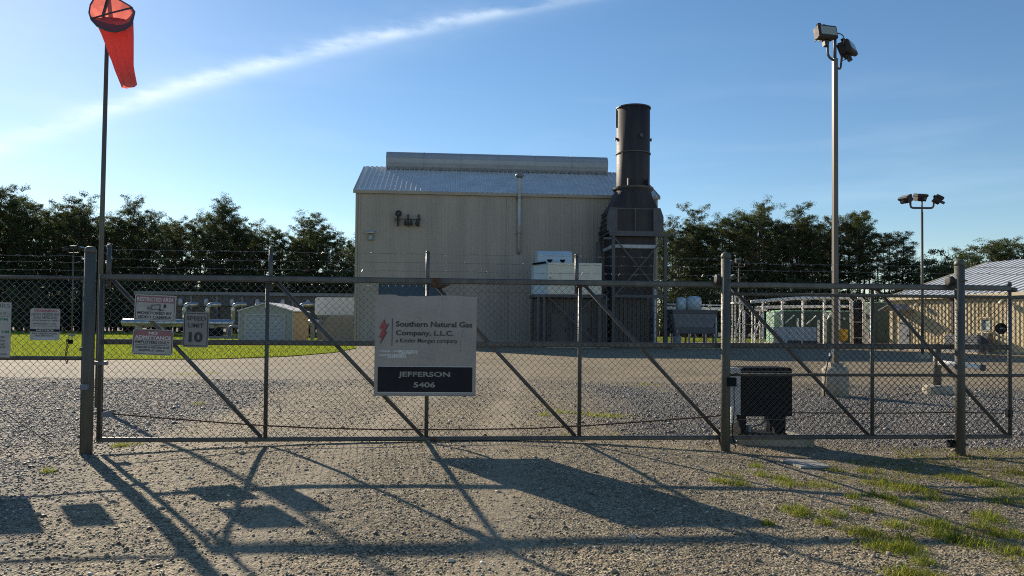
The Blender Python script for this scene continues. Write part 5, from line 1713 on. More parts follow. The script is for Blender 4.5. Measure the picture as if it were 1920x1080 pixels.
    for k in range(9):
        q = MB(); q.box(c.x - 0.2, c.x + 0.2, c.y - .02, c.y + .02, 0.3 + 0.33 * k, 0.36 + 0.33 * k); q.build('rung', PIPEW, t)
    # cross-braced dark frame between the stands
    a, b = W(1396, 582, 69), W(1416, 582, 69)
    t = thing('cable_frame', 'dark cross-braced cable frame between the two pale steel stands', 'frame', (a.x, a.y, 0), 0)
    q = MB(); q.box(a.x, b.x, a.y + 0.3, a.y + 0.5, 1.2, a.z); q.build('panel', BLACK, t)
    q = MB(); q.bar((a.x, a.y, 2.2), (b.x, a.y, a.z), 0.06); q.bar((b.x, a.y, 2.2), (a.x, a.y, a.z), 0.06); q.build('cross_brace', MGREY, t)
    q = MB(); q.box(a.x, b.x, a.y - .04, a.y + .04, 1.85, 1.95); q.box(a.x, a.x + 0.1, a.y - 0.04, a.y + 0.5, 0, a.z); q.box(b.x - 0.1, b.x, a.y - .04, a.y + .5, 0, a.z); q.build('frame', MGREY, t)
build_right_equipment()

# ------------------------------------------------------------------ tan building on the right
TO = ground_at(1668, 58.0)
_te = Vector((0.275, -0.9615, 0))       # along the wall, towards the viewer
_tn = Vector((-0.9615, -0.275, 0))      # out of the wall
def TP(u, n, z):
    return TO + _te * u + _tn * n + Vector((0, 0, z))
def tpix(px, py, n=0.0):
    r = ray(px, py)
    o = TO + _tn * n
    t = (o - CAM).dot(_tn) / r.dot(_tn)
    p = CAM + r * t
    return (p - o).dot(_te), p.z

def build_tan_building():
    t = thing('tan_building', 'low tan ribbed metal building with a grey pitched roof at the right edge', 'building', TO, 0)
    L_ = 24.0
    he, hr, half = 3.95, 7.0, 9.9
    wu0, wz1 = tpix(1839, 597)
    wu1, wz0 = tpix(1857, 622)
    q = MB()
    q.ribbed(TP, 0.1, wu0, 0.15, he - 0.1, 0.30, 0.04)
    q.ribbed(TP, wu0, wu1, 0.15, wz0, 0.30, 0.04)
    q.ribbed(TP, wu0, wu1, wz1, he - 0.1, 0.30, 0.04)
    q.ribbed(TP, wu1, L_, 0.15, he - 0.1, 0.30, 0.04)
    zr = lambda w: he - 0.1 + (hr - he) * (1 - abs(w - half) / half)
    q.ribbed(lambda w, n, z: TP(0 - n, -2 * half + w, z), 0, 2 * half, 0.15, zr, 0.30, 0.04)
    q.ribbed(lambda w, n, z: TP(L_ + n, -w, z), 0, 2 * half, 0.15, zr, 0.30, 0.04)
    q.build('wall', TAN, t)
    q = MB(); q.box(-0.1, L_ + 0.1, -2 * half, 0.1, -0.3, 0.15, T=TP); q.build('base', CONC, t)
    sl = math.hypot(half, hr - he)
    cs, sn = half / sl, (hr - he) / sl
    q = MB()
    q.ribbed(lambda u, n, w: TP(u, 0.25 - w * cs + n * sn, he + w * sn + n * cs), -0.3, L_ + 0.3, 0, sl + 0.25, 0.61, 0.06, 0.07, 0.13)
    q.ribbed(lambda u, n, w: TP(L_ - u, -2 * half - 0.25 + w * cs - n * sn, he + w * sn + n * cs), -0.3, L_ + 0.3, 0, sl + 0.25, 0.61, 0.06, 0.07, 0.13)
    r = q.build('roof', ROOFM, t)
    q = MB(); q.box(-0.35, L_ + 0.35, 0.16, 0.34, he - 0.16, he + 0.06, T=TP); q.build('gutter', TANT, r)
    q = MB()
    q.prism([TP(-0.36, 0.3, he - 0.15), TP(-0.36, 0.3, he + 0.08), TP(-0.36, -half, hr + 0.12), TP(-0.36, -half, hr - 0.12)], _te * 0.08)
    q.build('rake_trim', TANT, r)
    for px in (1672, 1785):
        u = tpix(px, 600)[0]
        q = MB(); q.box(max(u, 0.02), max(u, 0.02) + 0.22, 0.045, 0.14, 0.15, he - 0.17, T=TP); q.build('downspout', TANT if px < 1700 else DBROWN, t)
    # window
    q = MB()
    for a in ((wu0, wu1, wz0, wz0 + 0.07), (wu0, wu1, wz1 - 0.07, wz1), (wu0, wu0 + 0.07, wz0 + 0.07, wz1 - 0.07), (wu1 - 0.07, wu1, wz0 + 0.07, wz1 - 0.07)):
        q.box(a[0], a[1], -0.08, 0.05, a[2], a[3], T=TP)
    w = q.build('window', TANT, t)
    q = MB(); q.box(wu0 + 0.07, wu1 - 0.07, -0.07, -0.05, wz0 + 0.07, wz1 - 0.07, T=TP); q.build('pane', GLASS, w)
    q = MB(); q.box(wu0 - 0.12, wu1 + 0.12, 0.0, 0.14, wz0 - 0.1, wz0 - 0.003, T=TP); q.build('sill', TANT, w)
    q = MB(); q.box(wu0 - 0.06, wu1 + 0.06, 0.0, 0.10, wz1 + 0.003, wz1 + 0.08, T=TP); q.build('drip_cap', TANT, w)
    # door under a little gabled canopy
    cu, cz = tpix(1697, 578)
    q = MB(); q.bevbox(cu - 0.5, cu + 0.5, 0.045, 0.10, 0.16, 2.2, 0.01, T=TP); dd = q.build('door', MGREY, t)
    q = MB(); q.box(cu + 0.32, cu + 0.38, 0.10, 0.16, 1.05, 1.2, T=TP); q.build('handle', BLACK, dd)
    c = MB()
    zc = 3.05
    for sx in (-1, 1):
        c.prism([TP(cu, 0.05, zc + 0.42), TP(cu + sx * 1.0, 0.05, zc), TP(cu + sx * 1.0, 0.05, zc - 0.08), TP(cu, 0.05, zc + 0.33)], _tn * 1.5)
    cn = c.build('canopy', MGREY, t)
    for sx in (-0.85, 0.85):
        q = MB(); q.bar(TP(cu + sx, 0.08, zc - 0.9), TP(cu + sx, 1.4, zc - 0.05), 0.06); q.build('strut', MGREY, cn)
    # wall lamps
    for px, py, lab in ((1727, 570, 'small wall lamp on the tan wall right of the door canopy'), (1888, 564, 'small wall lamp high on the tan wall above the dish')):
        u, z = tpix(px, py)
        o = thing('wall_lamp', lab, 'lamp', TP(u, 0.1, z), 0, 'wall lamps')
        q = MB(); q.box(u - 0.05, u + 0.05, 0.045, 0.35, z - 0.04, z + 0.04, T=TP); q.build('arm', MGREY, o)
        q = MB(); q.lathe(TP(u, 0.42, z), [(0.05, 0.08), (0.2, -0.08), (0.22, -0.18), (0.12, -0.25)], 12); q.build('shade', TANT, o, True)
build_tan_building()

def build_tan_yard():
    # air conditioner boxes by the wall
    for px0, px1, py0, n0, lab in ((1770, 1797, 627.5, 1.2, 'grey air conditioner box left of the far gate post by the tan wall'), (1803, 1830, 628.5, 1.2, 'grey air conditioner box right of the far gate post by the tan wall')):
        a, zt = tpix(px0, py0, n0)
        b, _ = tpix(px1, py0, n0)
        t = thing('air_conditioner', lab, 'air conditioner', TP(a, n0, 0), 0, 'air conditioners')
        q = MB(); q.bevbox(a, a + 1.25, n0 - 1.0, n0, 0.1, zt, 0.03, T=TP); q.build('housing', MGREY, t)
        q = MB(); q.lathe(TP(a + 0.6, n0 - 0.5, zt), [(0.36, 0), (0.36, 0.04), (0.3, 0.05)], 16); q.build('fan_guard', BLACK, t)
        q = MB()
        for k in range(8):
            q.box(a + 0.08, a + 1.17, n0, n0 + 0.02, 0.25 + 0.12 * k, 0.30 + 0.12 * k, T=TP)
        q.build('louvre', SLATE2, t)
        q = MB(); q.box(a - 0.15, a + 1.4, n0 - 1.1, n0 + 0.15, -0.05, 0.1, T=TP); q.build('base', CONC, t)
    # low step ramp / slab with dark box
    a, z = tpix(1846, 627, 0.9)
    t = thing('utility_meter', 'small upright meter box with a pipe under the window of the tan building', 'meter', TP(a, 0.8, 0), 0)
    q = MB(); q.bevbox(a - 0.2, a + 0.3, 0.5, 0.9, 0.6, z, 0.02, T=TP); q.build('box', SLATE2, t)
    q = MB(); q.tube([TP(a, 0.7, 0), TP(a, 0.7, 0.62)], 0.06, 8); q.build('pipe', LGREY, t)
    q = MB(); q.tube(bend([TP(a - 0.35, 0.7, 0), TP(a - 0.35, 0.7, z + 0.2), TP(a - 0.35, 0.1, z + 0.2)], 0.15), 0.05, 8); q.build('conduit', WHITE, t, True)
    # dark dish on a thin mast
    c = W(1877, 616, 46)
    t = thing('satellite_dish', 'dark oval dish on a thin mast before the tan wall', 'dish', (c.x, c.y, 0), 0)
    rx, rz = 11.6 * 46 / F_PX, 10.5 * 46 / F_PX
    vs, fs = [], []
    n = 28
    prof = [(1.0, 0.0), (0.99, -0.02), (0.75, 0.05), (0.45, 0.10), (0.02, 0.13)]
    for r, y in prof:
        for k in range(n):
            a = 2 * math.pi * k / n
            vs.append((c.x + rx * r * math.cos(a), c.y + y, c.z + rz * r * math.sin(a)))
    for i in range(len(prof) - 1):
        for k in range(n):
            fs.append((i * n + k, i * n + (k + 1) % n, (i + 1) * n + (k + 1) % n, (i + 1) * n + k))
    q = MB(); q.add(vs, fs); q.build('reflector', BLACK, t, True)
    q = MB(); q.tube([(c.x, c.y + 0.16, 0), (c.x, c.y + 0.16, c.z)], 0.03, 8); q.build('mast', MGREY, t)
    q = MB(); q.tube([(c.x, c.y, c.z - rz), (c.x, c.y - 0.32, c.z - 0.05)], 0.015, 6); q.lathe((c.x, c.y - 0.33, c.z - 0.02), [(0.03, -0.05), (0.05, 0), (0.03, 0.05)], 8); q.build('feed_arm', MGREY, t)
    q = MB()
    for k, (x, w) in enumerate(((-0.10, 0.05), (-0.03, 0.04), (0.03, 0.07))):
        q.box(c.x + x, c.x + x + w, c.y - 0.03, c.y - 0.024, c.z - 0.03, c.z + 0.05)
    q.build('emblem', LGREY, t)
    # barrier: post with a horizontal white pipe on a concrete pad
    b = ground_at(1757, 18.8)
    p = W(1757, 644, 18.8)
    t = thing('pipe_post', 'grey capped post on a round concrete pad with a white horizontal pipe', 'post', (b.x, b.y, 0), 0)
    q = MB(); q.lathe((b.x, b.y, -0.2), [(0.34, 0), (0.34, 0.36), (0.31, 0.40)], 20); q.build('base', CONC, t)
    q = MB(); q.lathe((b.x, b.y, 0.19), [(0.095, 0), (0.095, p.z - 0.24)], 18); q.build('shaft', GALVP, t, True)
    q = MB(); q.lathe((b.x, b.y, p.z - 0.06), [(0.105, 0), (0.105, 0.02), (0.08, 0.05), (0.03, 0.062)], 18); q.build('cap', GALV, t, True)
    s, e = W(1759, 679.5, 18.55), W(1839, 689, 18.0)
    q = MB(); q.tube([s, e], 0.062, 14); q.build('arm', PIPEW, t, True)
    q = MB(); q.tube([e, e + (e - s).normalized() * 0.10], 0.075, 14); q.build('end_cap', SLATE2, t, True)
build_tan_yard()

# ------------------------------------------------------------------ floodlight poles
def flood_head(t, c, yaw, tilt, s=1.0, name='floodlight'):
    """boxy flood lamp: housing with fins, bezel and glass; faces local -y"""
    Mx = Matrix.Translation(c) @ Matrix.Rotation(yaw, 4, 'Z') @ Matrix.Rotation(tilt, 4, 'X')
    T = lambda x, y, z: Mx @ Vector((x * s, y * s, z * s))
    q = MB()
    q.bevbox(-0.26, 0.26, -0.10, 0.02, -0.17, 0.17, 0.03, T=T)
    q.prism([T(-0.22, 0.02, -0.13), T(0.22, 0.02, -0.13), T(0.22, 0.02, 0.15), T(-0.22, 0.02, 0.15)], T(0, 0.14, 0.03) - T(0, 0, 0))
    for k in range(5):
        x = -0.18 + 0.09 * k
        q.box(x, x + 0.02, 0.02, 0.21, -0.12, 0.17, T=T)
    h = q.build(name, SLATE, t)
    q = MB(); q.box(-0.21, 0.21, -0.108, -0.101, -0.10, 0.11, T=T); q.build('lamp_glass', LAMPG, h)
    q = MB(); q.box(-0.2, -0.12, -0.02, 0.06, 0.17, 0.24, T=T); q.box(-0.06, 0.0, -0.02, 0.06, 0.17, 0.22, T=T); q.build('photocell', BLACK, h)
    q = MB(); q.box(-0.05, 0.05, 0.03, 0.13, -0.30, -0.12, T=T); q.build('yoke', SLATE2, h)
    return h

def build_flood_poles():
    # near pole on a concrete pier
    d = 17.9
    b = ground_at(1566, d)
    ztop, zs, zb = W(1567, 60, d).z, W(1567, 110, d).z, W(1567, 688, d).z
    t = thing('floodlight_pole', 'tall square grey floodlight pole with two lamp heads on a round concrete pier', 'lamp post', (b.x, b.y, 0), 0)
    q = MB(); q.lathe((b.x, b.y, -0.2), [(0.30, 0), (0.30, 0.2 + zb - 0.06), (0.26, 0.2 + zb)], 24); q.build('pier', CONC, t, True)
    q = MB(); q.bevbox(b.x - 0.17, b.x + 0.13, b.y - 0.16, b.y + 0.16, zb - 0.02, zb + 0.10, 0.01); q.build('base_block', CONC, t)
    q = MB()
    w0, w1 = 0.058, 0.050
    RZ = Matrix.Rotation(0.06, 3, 'Z')
    vs = []
    for z, w in ((zb + 0.08, w0), (zs, w1)):
        for x, y in ((-w, -w), (w, -w), (w, w), (-w, w)):
            p = RZ @ Vector((x, y, 0))
            vs.append((b.x + p.x, b.y + p.y, z))
    q.add(vs, [(0, 1, 5, 4), (1, 2, 6, 5), (2, 3, 7, 6), (3, 0, 4, 7), (4, 5, 6, 7)])
    q.build('pole', POLEB, t)
    q = MB(); q.tube([(b.x, b.y, zs - 0.05), (b.x, b.y, ztop)], 0.038, 10); q.build('tenon', SLATE2, t, True)
    h1, h2 = W(1549, 62, d - 0.15), W(1592, 91, d + 0.1)
    q = MB(); q.tube(bend([(b.x, b.y, W(0, 102, d).z), h1 + Vector((0.06, 0.05, -0.55)), h1 + Vector((0.06, 0.05, -0.12))], 0.2), 0.028, 8)
    q.tube(bend([(b.x, b.y, W(0, 105, d).z - 0.1), (b.x + 0.14, b.y + 0.02, W(0, 108, d).z - 0.12), h2 + Vector((-0.14, 0.04, -0.02))], 0.12), 0.028, 8)
    q.build('arm', SLATE2, t, True)
    flood_head(t, h1, math.radians(14), math.radians(-12), 1.0)
    flood_head(t, h2, math.radians(48), math.radians(-20), 0.98)
    q = MB()
    c = W(1580, 66, d)
    q.tube(bend([h1 + Vector((0.24, 0.1, 0.06)), h1 + Vector((0.48, 0.1, 0.0)), h1 + Vector((0.46, 0.1, -0.30)), h2 + Vector((-0.25, 0, 0.1))], 0.16), 0.011, 6)
    q.tube(bend([h2 + Vector((-0.05, -0.1, -0.17)), h2 + Vector((-0.1, -0.1, -0.30)), h2 + Vector((-0.2, 0, -0.3)), h2 + Vector((-0.2, 0, -0.15))], 0.06), 0.010, 6)
    q.build('cable', BLACK, t, True)
    q = MB()
    bx, by = b.x - 0.11, b.y - 0.08
    q.tube(bend([(bx, by, zb + 0.5), (bx - 0.06, by - 0.02, zb + 0.36), (bx - 0.02, by - .04, zb + 0.28), (bx - 0.10, by - 0.03, zb + 0.18), (bx - 0.2, by - 0.1, zb - 0.15), (bx - 0.24, by - 0.12, -0.05)], 0.05), 0.014, 6)
    q.build('cable', BLACK, t, True)
    q = MB(); q.bevbox(bx - 0.07, bx + 0.02, by - 0.04, by + 0.03, zb + 0.26, zb + 0.34, 0.01); q.bevbox(bx - 0.03, bx + 0.03, by - 0.04, by + 0.03, zb + 0.36, zb + 0.44, 0.01); q.build('junction_box', WHITE, t)
    # farther pole with three heads, and two small ones far off
    def small_pole(px, d, ytop, ybar, wpx, label, heads=3, low=None, ybase=None):
        b = ground_at(px, d)
        zt, zc = W(px, ytop, d).z, W(px, ybar, d).z
        t = thing('floodlight_pole', label, 'lamp post', (b.x, b.y, 0), 0)
        r = wpx / 2 * d / F_PX
        q = MB(); q.lathe((b.x, b.y, 0.25), [(r, 0), (r * 0.8, zc - 0.45)], 10); q.lathe((b.x, b.y, 0), [(r * 0.55, zc - 0.2), (r * 0.55, zt - 0.05)], 8); q.build('pole', GALVP, t, True)
        q = MB(); q.lathe((b.x, b.y, -0.1), [(0.35, 0), (0.35, 0.4)], 14); q.build('base', CONC, t)
        s = 1.15 * (wpx * d / F_PX) / 0.16 if d > 60 else 1.25
        e = 0.62 * s / 1.25
        q = MB(); q.tube(bend([(b.x - e, b.y, zc + 0.35), (b.x - e, b.y, zc), (b.x + e, b.y, zc), (b.x + e, b.y, zc + 0.35)], 0.25), 0.045 * s, 8); q.build('arm', SLATE2, t, True)
        flood_head(t, Vector((b.x - e - 0.28, b.y, zc + 0.52)), math.radians(-70), math.radians(-60), s)
        flood_head(t, Vector((b.x + e + 0.28, b.y, zc + 0.52)), math.radians(70), math.radians(-60), s)
        if heads > 2:
            flood_head(t, Vector((b.x - 0.06, b.y, zt)), math.radians(10), math.radians(-75), s)
        if low:
            z2 = W(px, low, d).z
            q = MB(); q.tube([(b.x - e * 0.8, b.y, z2), (b.x + e * 0.8, b.y, z2)], 0.045 * s, 8); q.build('arm', SLATE2, t)
            for sx in (-1, 1):
                flood_head(t, Vector((b.x + sx * e, b.y, z2 + 0.2)), math.radians(70 * sx), math.radians(-60), s * 0.9)
    small_pole(1729.5, 40, 368, 390, 5.4, 'slim grey pole with three spreading floodlights standing left of the tan roof')
    small_pole(1385, 84, 488, 500, 3.2, 'far thin pole with four small white lamps just right of the round gate post', 3, 521)
    small_pole(135, 84, 463, 474, 3.0, 'far thin pole with pale lamps seen through the left fence')
build_flood_poles()

# ------------------------------------------------------------------ windsock
def build_windsock():
    d = 14.0
    b = ground_at(184.5, d)
    top = W(203, -6, d)
    t = thing('windsock', 'drooping red windsock on a tall thin pole behind the latch post', 'windsock', (b.x, b.y, 0), 0)
    q = MB(); q.tube([(b.x, b.y, -0.1), b.lerp(top, 0.5), top], [0.045, 0.042, 0.034], 10); q.build('pole', GALVP, t, True)
    # wire mouth ring seen from below, tilted towards the viewer
    A = [W(px, py, d - dd) for px, py, dd in ((169, 10, 0.5), (167, 24, 0.6), (171, 37, 0.72), (182, 49, 0.82), (199, 57, 0.9), (216, 60, 0.92), (233, 56, 0.88), (247, 46, 0.78), (252.5, 22, 0.5), (245, 12, 0.3), (228, 2, 0.08), (208, -8, 0.0), (190, -9, 0.05), (176, -2, 0.3))]
    n = len(A)
    # rim drape: thick dark cloth band around the wire
    q = MB(); q.tube(A + [A[0]], 0.014, 8, cap=False); q.build('hoop', SLATE2, t, True)
    ctr = sum(A, Vector()) / n
    # inner struts
    q = MB()
    q.tube([W(172, 35, d - 0.68), W(205, 25, d - 0.6), W(249, 14, d - 0.45)], 0.016, 6)
    q.tube([top, W(193, 28, d - 0.3), W(200, 56, d - 0.88)], 0.030, 6)
    q.build('strut', SLATE2, t, True)
    # cloth: rings from the mouth down to the open tail
    E = [W(228, 157, d - 0.55), W(228.5, 161, d - 0.6), W(231, 165, d - 0.65), W(236, 166.5, d - 0.68), W(243, 165.5, d - 0.7), W(250, 163.5, d - 0.68), W(255, 161, d - 0.6), W(256, 159, d - 0.5), W(254.5, 156.5, d - 0.36), W(250, 155, d - 0.28), W(243, 154, d - 0.24), W(236, 154, d - 0.26), W(231, 155, d - 0.34), W(229, 156, d - 0.45)]
    # intermediate hoops: the cloth folds in close under the mouth
    Mid1 = []
    m1c = W(214, 62, d - 0.45)
    for k in range(n):
        a = A[k] - ctr
        flat = Vector((a.x, a.y * 1.3, 0))
        if flat.length > 1e-6:
            flat = flat.normalized()
        Mid1.append(Vector((m1c.x, m1c.y, 0)) + Vector((flat.x * 0.335, flat.y * 0.24, W(214, 60 if flat.y < 0 else 40, d).z)))
    m2c = W(228, 105, d - 0.45)
    Mid2 = []
    for k in range(n):
        a = A[k] - ctr
        flat = Vector((a.x, a.y * 1.3, 0)).normalized()
        Mid2.append(Vector((m2c.x, m2c.y, m2c.z)) + Vector((flat.x * 0.22, flat.y * 0.17, 0)))
    def between(P, Q, f):
        return [P[k].lerp(Q[k], f) for k in range(n)]
    rings = [between(A, Mid1, 0.5), Mid1, between(Mid1, Mid2, 0.5), Mid2, between(Mid2, E, 0.5), E]
    vs, fs = [], []
    R = random.Random(2)
    # resample each ring to a finer, slightly pleated loop
    fine = []
    sub = 4
    for ri, g in enumerate(rings):
        loop = []
        for k in range(n):
            for s_ in range(sub):
                f = s_ / sub
                p = g[k].lerp(g[(k + 1) % n], f)
                c = sum(g, Vector()) / n
                w = (0.016 * math.sin((k * sub + s_) * 0.9 + ri * 0.35) + 0.014 * math.sin((k * sub + s_) * 0.37 + ri * 1.1)) * (0.3 if ri in (0,) else 1)
                p = p + (p - c).normalized() * w
                loop.append(p)
        fine.append(loop)
    m = n * sub
    band = [[A[k].lerp(A[(k + 1) % n], s_ / sub) for k in range(n) for s_ in range(sub)], fine[0]]
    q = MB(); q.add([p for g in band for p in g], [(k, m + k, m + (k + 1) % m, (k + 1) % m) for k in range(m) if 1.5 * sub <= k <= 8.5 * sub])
    back = MB(); back.add([p for g in band for p in g], [(k, m + k, m + (k + 1) % m, (k + 1) % m) for k in range(m) if not 1.5 * sub <= k <= 8.5 * sub])
    back.build('mouth_lining', SOCK, t, True)
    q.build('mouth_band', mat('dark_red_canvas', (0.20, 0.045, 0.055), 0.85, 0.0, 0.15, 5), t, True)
    vs = [p for g in fine for p in g]
    for i in range(len(fine) - 1):
        for k in range(m):
            fs.append((i * m + k, (i + 1) * m + k, (i + 1) * m + (k + 1) % m, i * m + (k + 1) % m))
    q = MB(); q.add(vs, fs); q.build('sock', SOCK, t, True)
build_windsock()

# ------------------------------------------------------------------ gate operator
def build_operator():
    d = 10.35
    P = lambda px, py, dd=d: W(px, py, dd)
    b = ground_at(1440, d)
    a, c = P(1389, 781), P(1490, 690)
    zg = gzf(b.x, b.y)
    t = thing('gate_operator', 'dark sliding gate operator box on two legs behind the fence', 'gate operator', (b.x, b.y, zg), GATE_ANG)
    rot = Matrix.Rotation(GATE_ANG + 0.03, 3, 'Z')
    o = Vector((a.x, a.y, 0))
    T = lambda x, y, z: o + rot @ Vector((x, y, 0)) + Vector((0, 0, z))
    w, D = c.x - a.x, 0.42
    z0, z1 = a.z, c.z
    q = MB()
    q.prism([T(0, 0, z0), T(w, 0, z0), T(w, 0, z1 - 0.03), T(w - 0.03, 0, z1), T(0.03, 0, z1), T(0, 0, z1 - 0.03)], rot @ Vector((0, D, 0)))
    h = q.build('housing', BLACK, t)
    q = MB(); q.box(0.0, w, -0.012, 0.0, z1 - 0.055, z1 - 0.045, T=T); q.build('lid_seam', MGREY, h)
    # left end angled to show, its sunlight put in as pale grey
    e = P(1376, 740)
    q = MB(); q.prism([T(-0.004, 0.0, z0 + 0.02), T(-0.10, 0.16, z0 + 0.02), T(-0.10, 0.30, z0 + 0.02), T(-0.004, D, z0 + 0.02)], (0, 0, z1 - z0 - 0.03)); q.build('lit_end', LGREY, t)
    q = MB(); q.tube([T(-0.09, 0.1, (z0 + z1) / 2 + 0.1), T(-0.13, 0.06, (z0 + z1) / 2 + 0.1)], 0.03, 10); q.build('sprocket_port', BLACK, t)
    for x0, x1 in ((0.02, 0.10), (w - 0.23, w - 0.07)):
        q = MB(); q.box(x0, x1, 0.05, D - 0.05, zg + 0.12, z0 - 0.002, T=T); q.build('leg', BLACK, t)
    q = MB(); q.box(-0.03, w - 0.06, 0.02, D, zg + 0.09, zg + 0.14, T=T); q.build('foot_plate', BLACK, t)
    q = MB(); q.tube(bend([T(w - 0.30, 0.2, z0), T(w - 0.30, 0.2, zg + 0.3), T(w - 0.36, 0.2, zg + 0.24), T(w - 0.5, 0.2, zg + 0.22), T(w - 0.5, 0.2, zg + 0.1)], 0.08), 0.014, 6); q.tube([T(w - 0.26, 0.22, z0), T(w - 0.26, 0.22, zg + 0.1)], 0.02, 8); q.build('conduit', MGREY, t, True)
    q = MB(); q.bevbox(w - 0.57, w - 0.52, 0.15, 0.25, zg + 0.12, zg + 0.24, 0.01, T=T); q.build('hand_release', LGREY, t)
    q = MB(); q.bevbox(-0.10, -0.02, 0.08, 0.2, zg + 0.28, zg + 0.50, 0.008, T=T); q.build('limit_box', WHITE, t)
    q = MB(); q.box(-0.14, w + 0.22, -0.20, D + 0.25, zg - 0.15, zg + 0.095, T=T)
    cn = q.build('base', CONC, t)
    # keypad box and cable on the gate post
    s, z = gpix(1369, 716, POST_N + 0.07)
    p = G(s, POST_N + 0.07, z)
    t2 = thing('sensor_box', 'small black sensor box strapped on the round gate post beside the operator', 'sensor', p, GATE_ANG)
    q = MB(); q.bevbox(-0.035, 0.075, -0.03, 0.035, -0.055, 0.055, 0.006); q.build('box', BLACK, t2, local=True)
    q = MB(); q.tube(bend([(0.05, 0, -0.05), (0.055, 0, -0.4), (0.02, 0.0, -0.65), (0.08, 0, -0.85)], 0.1), 0.006, 5); q.build('cable', BLACK, t2, True, local=True)
build_operator()

# boards lying on the ground by the post
def build_boards():
    for k, (q4, lab) in enumerate((([(1462, 868), (1520, 866), (1556, 880), (1502, 883)], 'pale weathered board lying flat on the gravel in front of the operator pad'),)):
        pts = []
        for px, py in q4:
            r = ray(px, py)
            tt = -(CAM_Z + 0.03) / r.z
            p = CAM + r * tt
            pts.append((p.x, p.y, gzf(p.x, p.y) + 0.004))
        q = MB()
        A_, B_, C_, D_ = [Vector(p) for p in pts]
        for i in range(4):
            f0, f1 = i / 4 + 0.008, (i + 1) / 4 - 0.008
            q.prism([A_.lerp(D_, f0), B_.lerp(C_, f0), B_.lerp(C_, f1), A_.lerp(D_, f1)], (0, 0, 0.022 + 0.003 * (i % 2)))
        o = q.build('wooden_board', mat('grey_wood', (0.34, 0.32, 0.28), 0.8, 0, 0.3, 12, 0.002, 60))
        tag(o, lab, 'board')
build_boards()

# ------------------------------------------------------------------ trees
def leaf_cloud(centres, radii, per, size, seed):
    """many small leaf faces gathered in clumps; numpy"""
    R = np.random.default_rng(seed)
    c = np.repeat(np.array(centres), per, 0)
    r = np.repeat(np.array(radii), per)
    n = len(c)
    d = R.normal(size=(n, 3))
    d /= np.linalg.norm(d, axis=1)[:, None]
    d[:, 2] *= 0.62
    p = c + d * (r * R.random(n) ** 0.45)[:, None]
    a = R.normal(size=(n, 3))
    a /= np.linalg.norm(a, axis=1)[:, None]
    b = np.cross(a, R.normal(size=(n, 3)))
    b /= np.linalg.norm(b, axis=1)[:, None] + 1e-9
    s = (size * (0.55 + 0.9 * R.random(n)))[:, None]
    tri = np.stack([p - a * s, p + a * s, p + b * s * 0.75], 1)
    return tri.reshape(-1, 3), np.arange(n * 3).reshape(-1, 3)

def make_pine(seed, H=22.0, base=0.36, spread=3.5, mt=PINE, limbs=60):
    R = random.Random(seed)
    t = thing('pine_tree', '', 'tree', (0, 0, 0))
    q = MB()
    lean = (R.uniform(-0.5, 0.5), R.uniform(-0.4, 0.4))
    ax = lambda h: Vector((lean[0] * (h / H) ** 2 + 0.12 * math.sin(h * 0.5 + seed), lean[1] * (h / H) ** 2, h))
    q.tube([ax(h) for h in np.linspace(-0.3, H * 0.97, 12)], [0.26 * (1 - 0.9 * i / 11) + 0.02 for i in range(12)], 7)
    cen, rad = [], []
    for i in range(limbs):
        f = base + (1 - base) * (i + R.random() * 0.8) / limbs
        h = H * f
        g = (f - base) / (1 - base)
        prof = math.sqrt(max(0.02, 1 - ((g - 0.48) / 0.62) ** 2))
        L_ = spread * prof * R.choice((0.45, 0.7, 0.9, 1.0, 1.1))
        az = R.random() * 6.283
        up = R.uniform(0.05, 0.45) + 0.45 * g
        d = Vector((math.cos(az), math.sin(az), up)).normalized()
        p0 = ax(h)
        p1 = p0 + d * L_ * 0.55
        p2 = p0 + d * L_ + Vector((0, 0, 0.12 * L_))
        q.tube([p0, p1, p2], [0.07 * (1 - 0.6 * g), 0.05 * (1 - 0.6 * g), 0.015], 4, cap=False)
        for s_ in range(4 if L_ > 1.4 else 2):
            ff = R.uniform(0.5, 1.08)
            c = p0 + d * L_ * ff + Vector((R.uniform(-.45, .45), R.uniform(-.45, .45), R.uniform(-.05, .4)))
            cen.append(tuple(c)); rad.append(R.choice((0.35, 0.5, 0.65, 0.85)) * R.uniform(0.9, 1.2))
    for k in range(5):
        cen.append(tuple(ax(H * (0.93 + 0.018 * k)) + Vector((R.uniform(-.6, .6), R.uniform(-.6, .6), 0)))); rad.append(R.uniform(0.3, 0.5))
    for k in range(3):       # dead lower stubs
        p = ax(H * base * R.uniform(0.6, 1.0)); a = R.random() * 6.283
        q.tube([p, p + Vector((math.cos(a), math.sin(a), 0.1)) * R.uniform(0.6, 1.6)], [0.04, 0.015], 4)
    q.build('trunk', BARK, t, local=True)
    v, f = leaf_cloud(cen, rad, 62, 0.105, seed)
    me = mesh_np('crown', v, f)
    link_mesh('crown', me, mt, t)
    return t

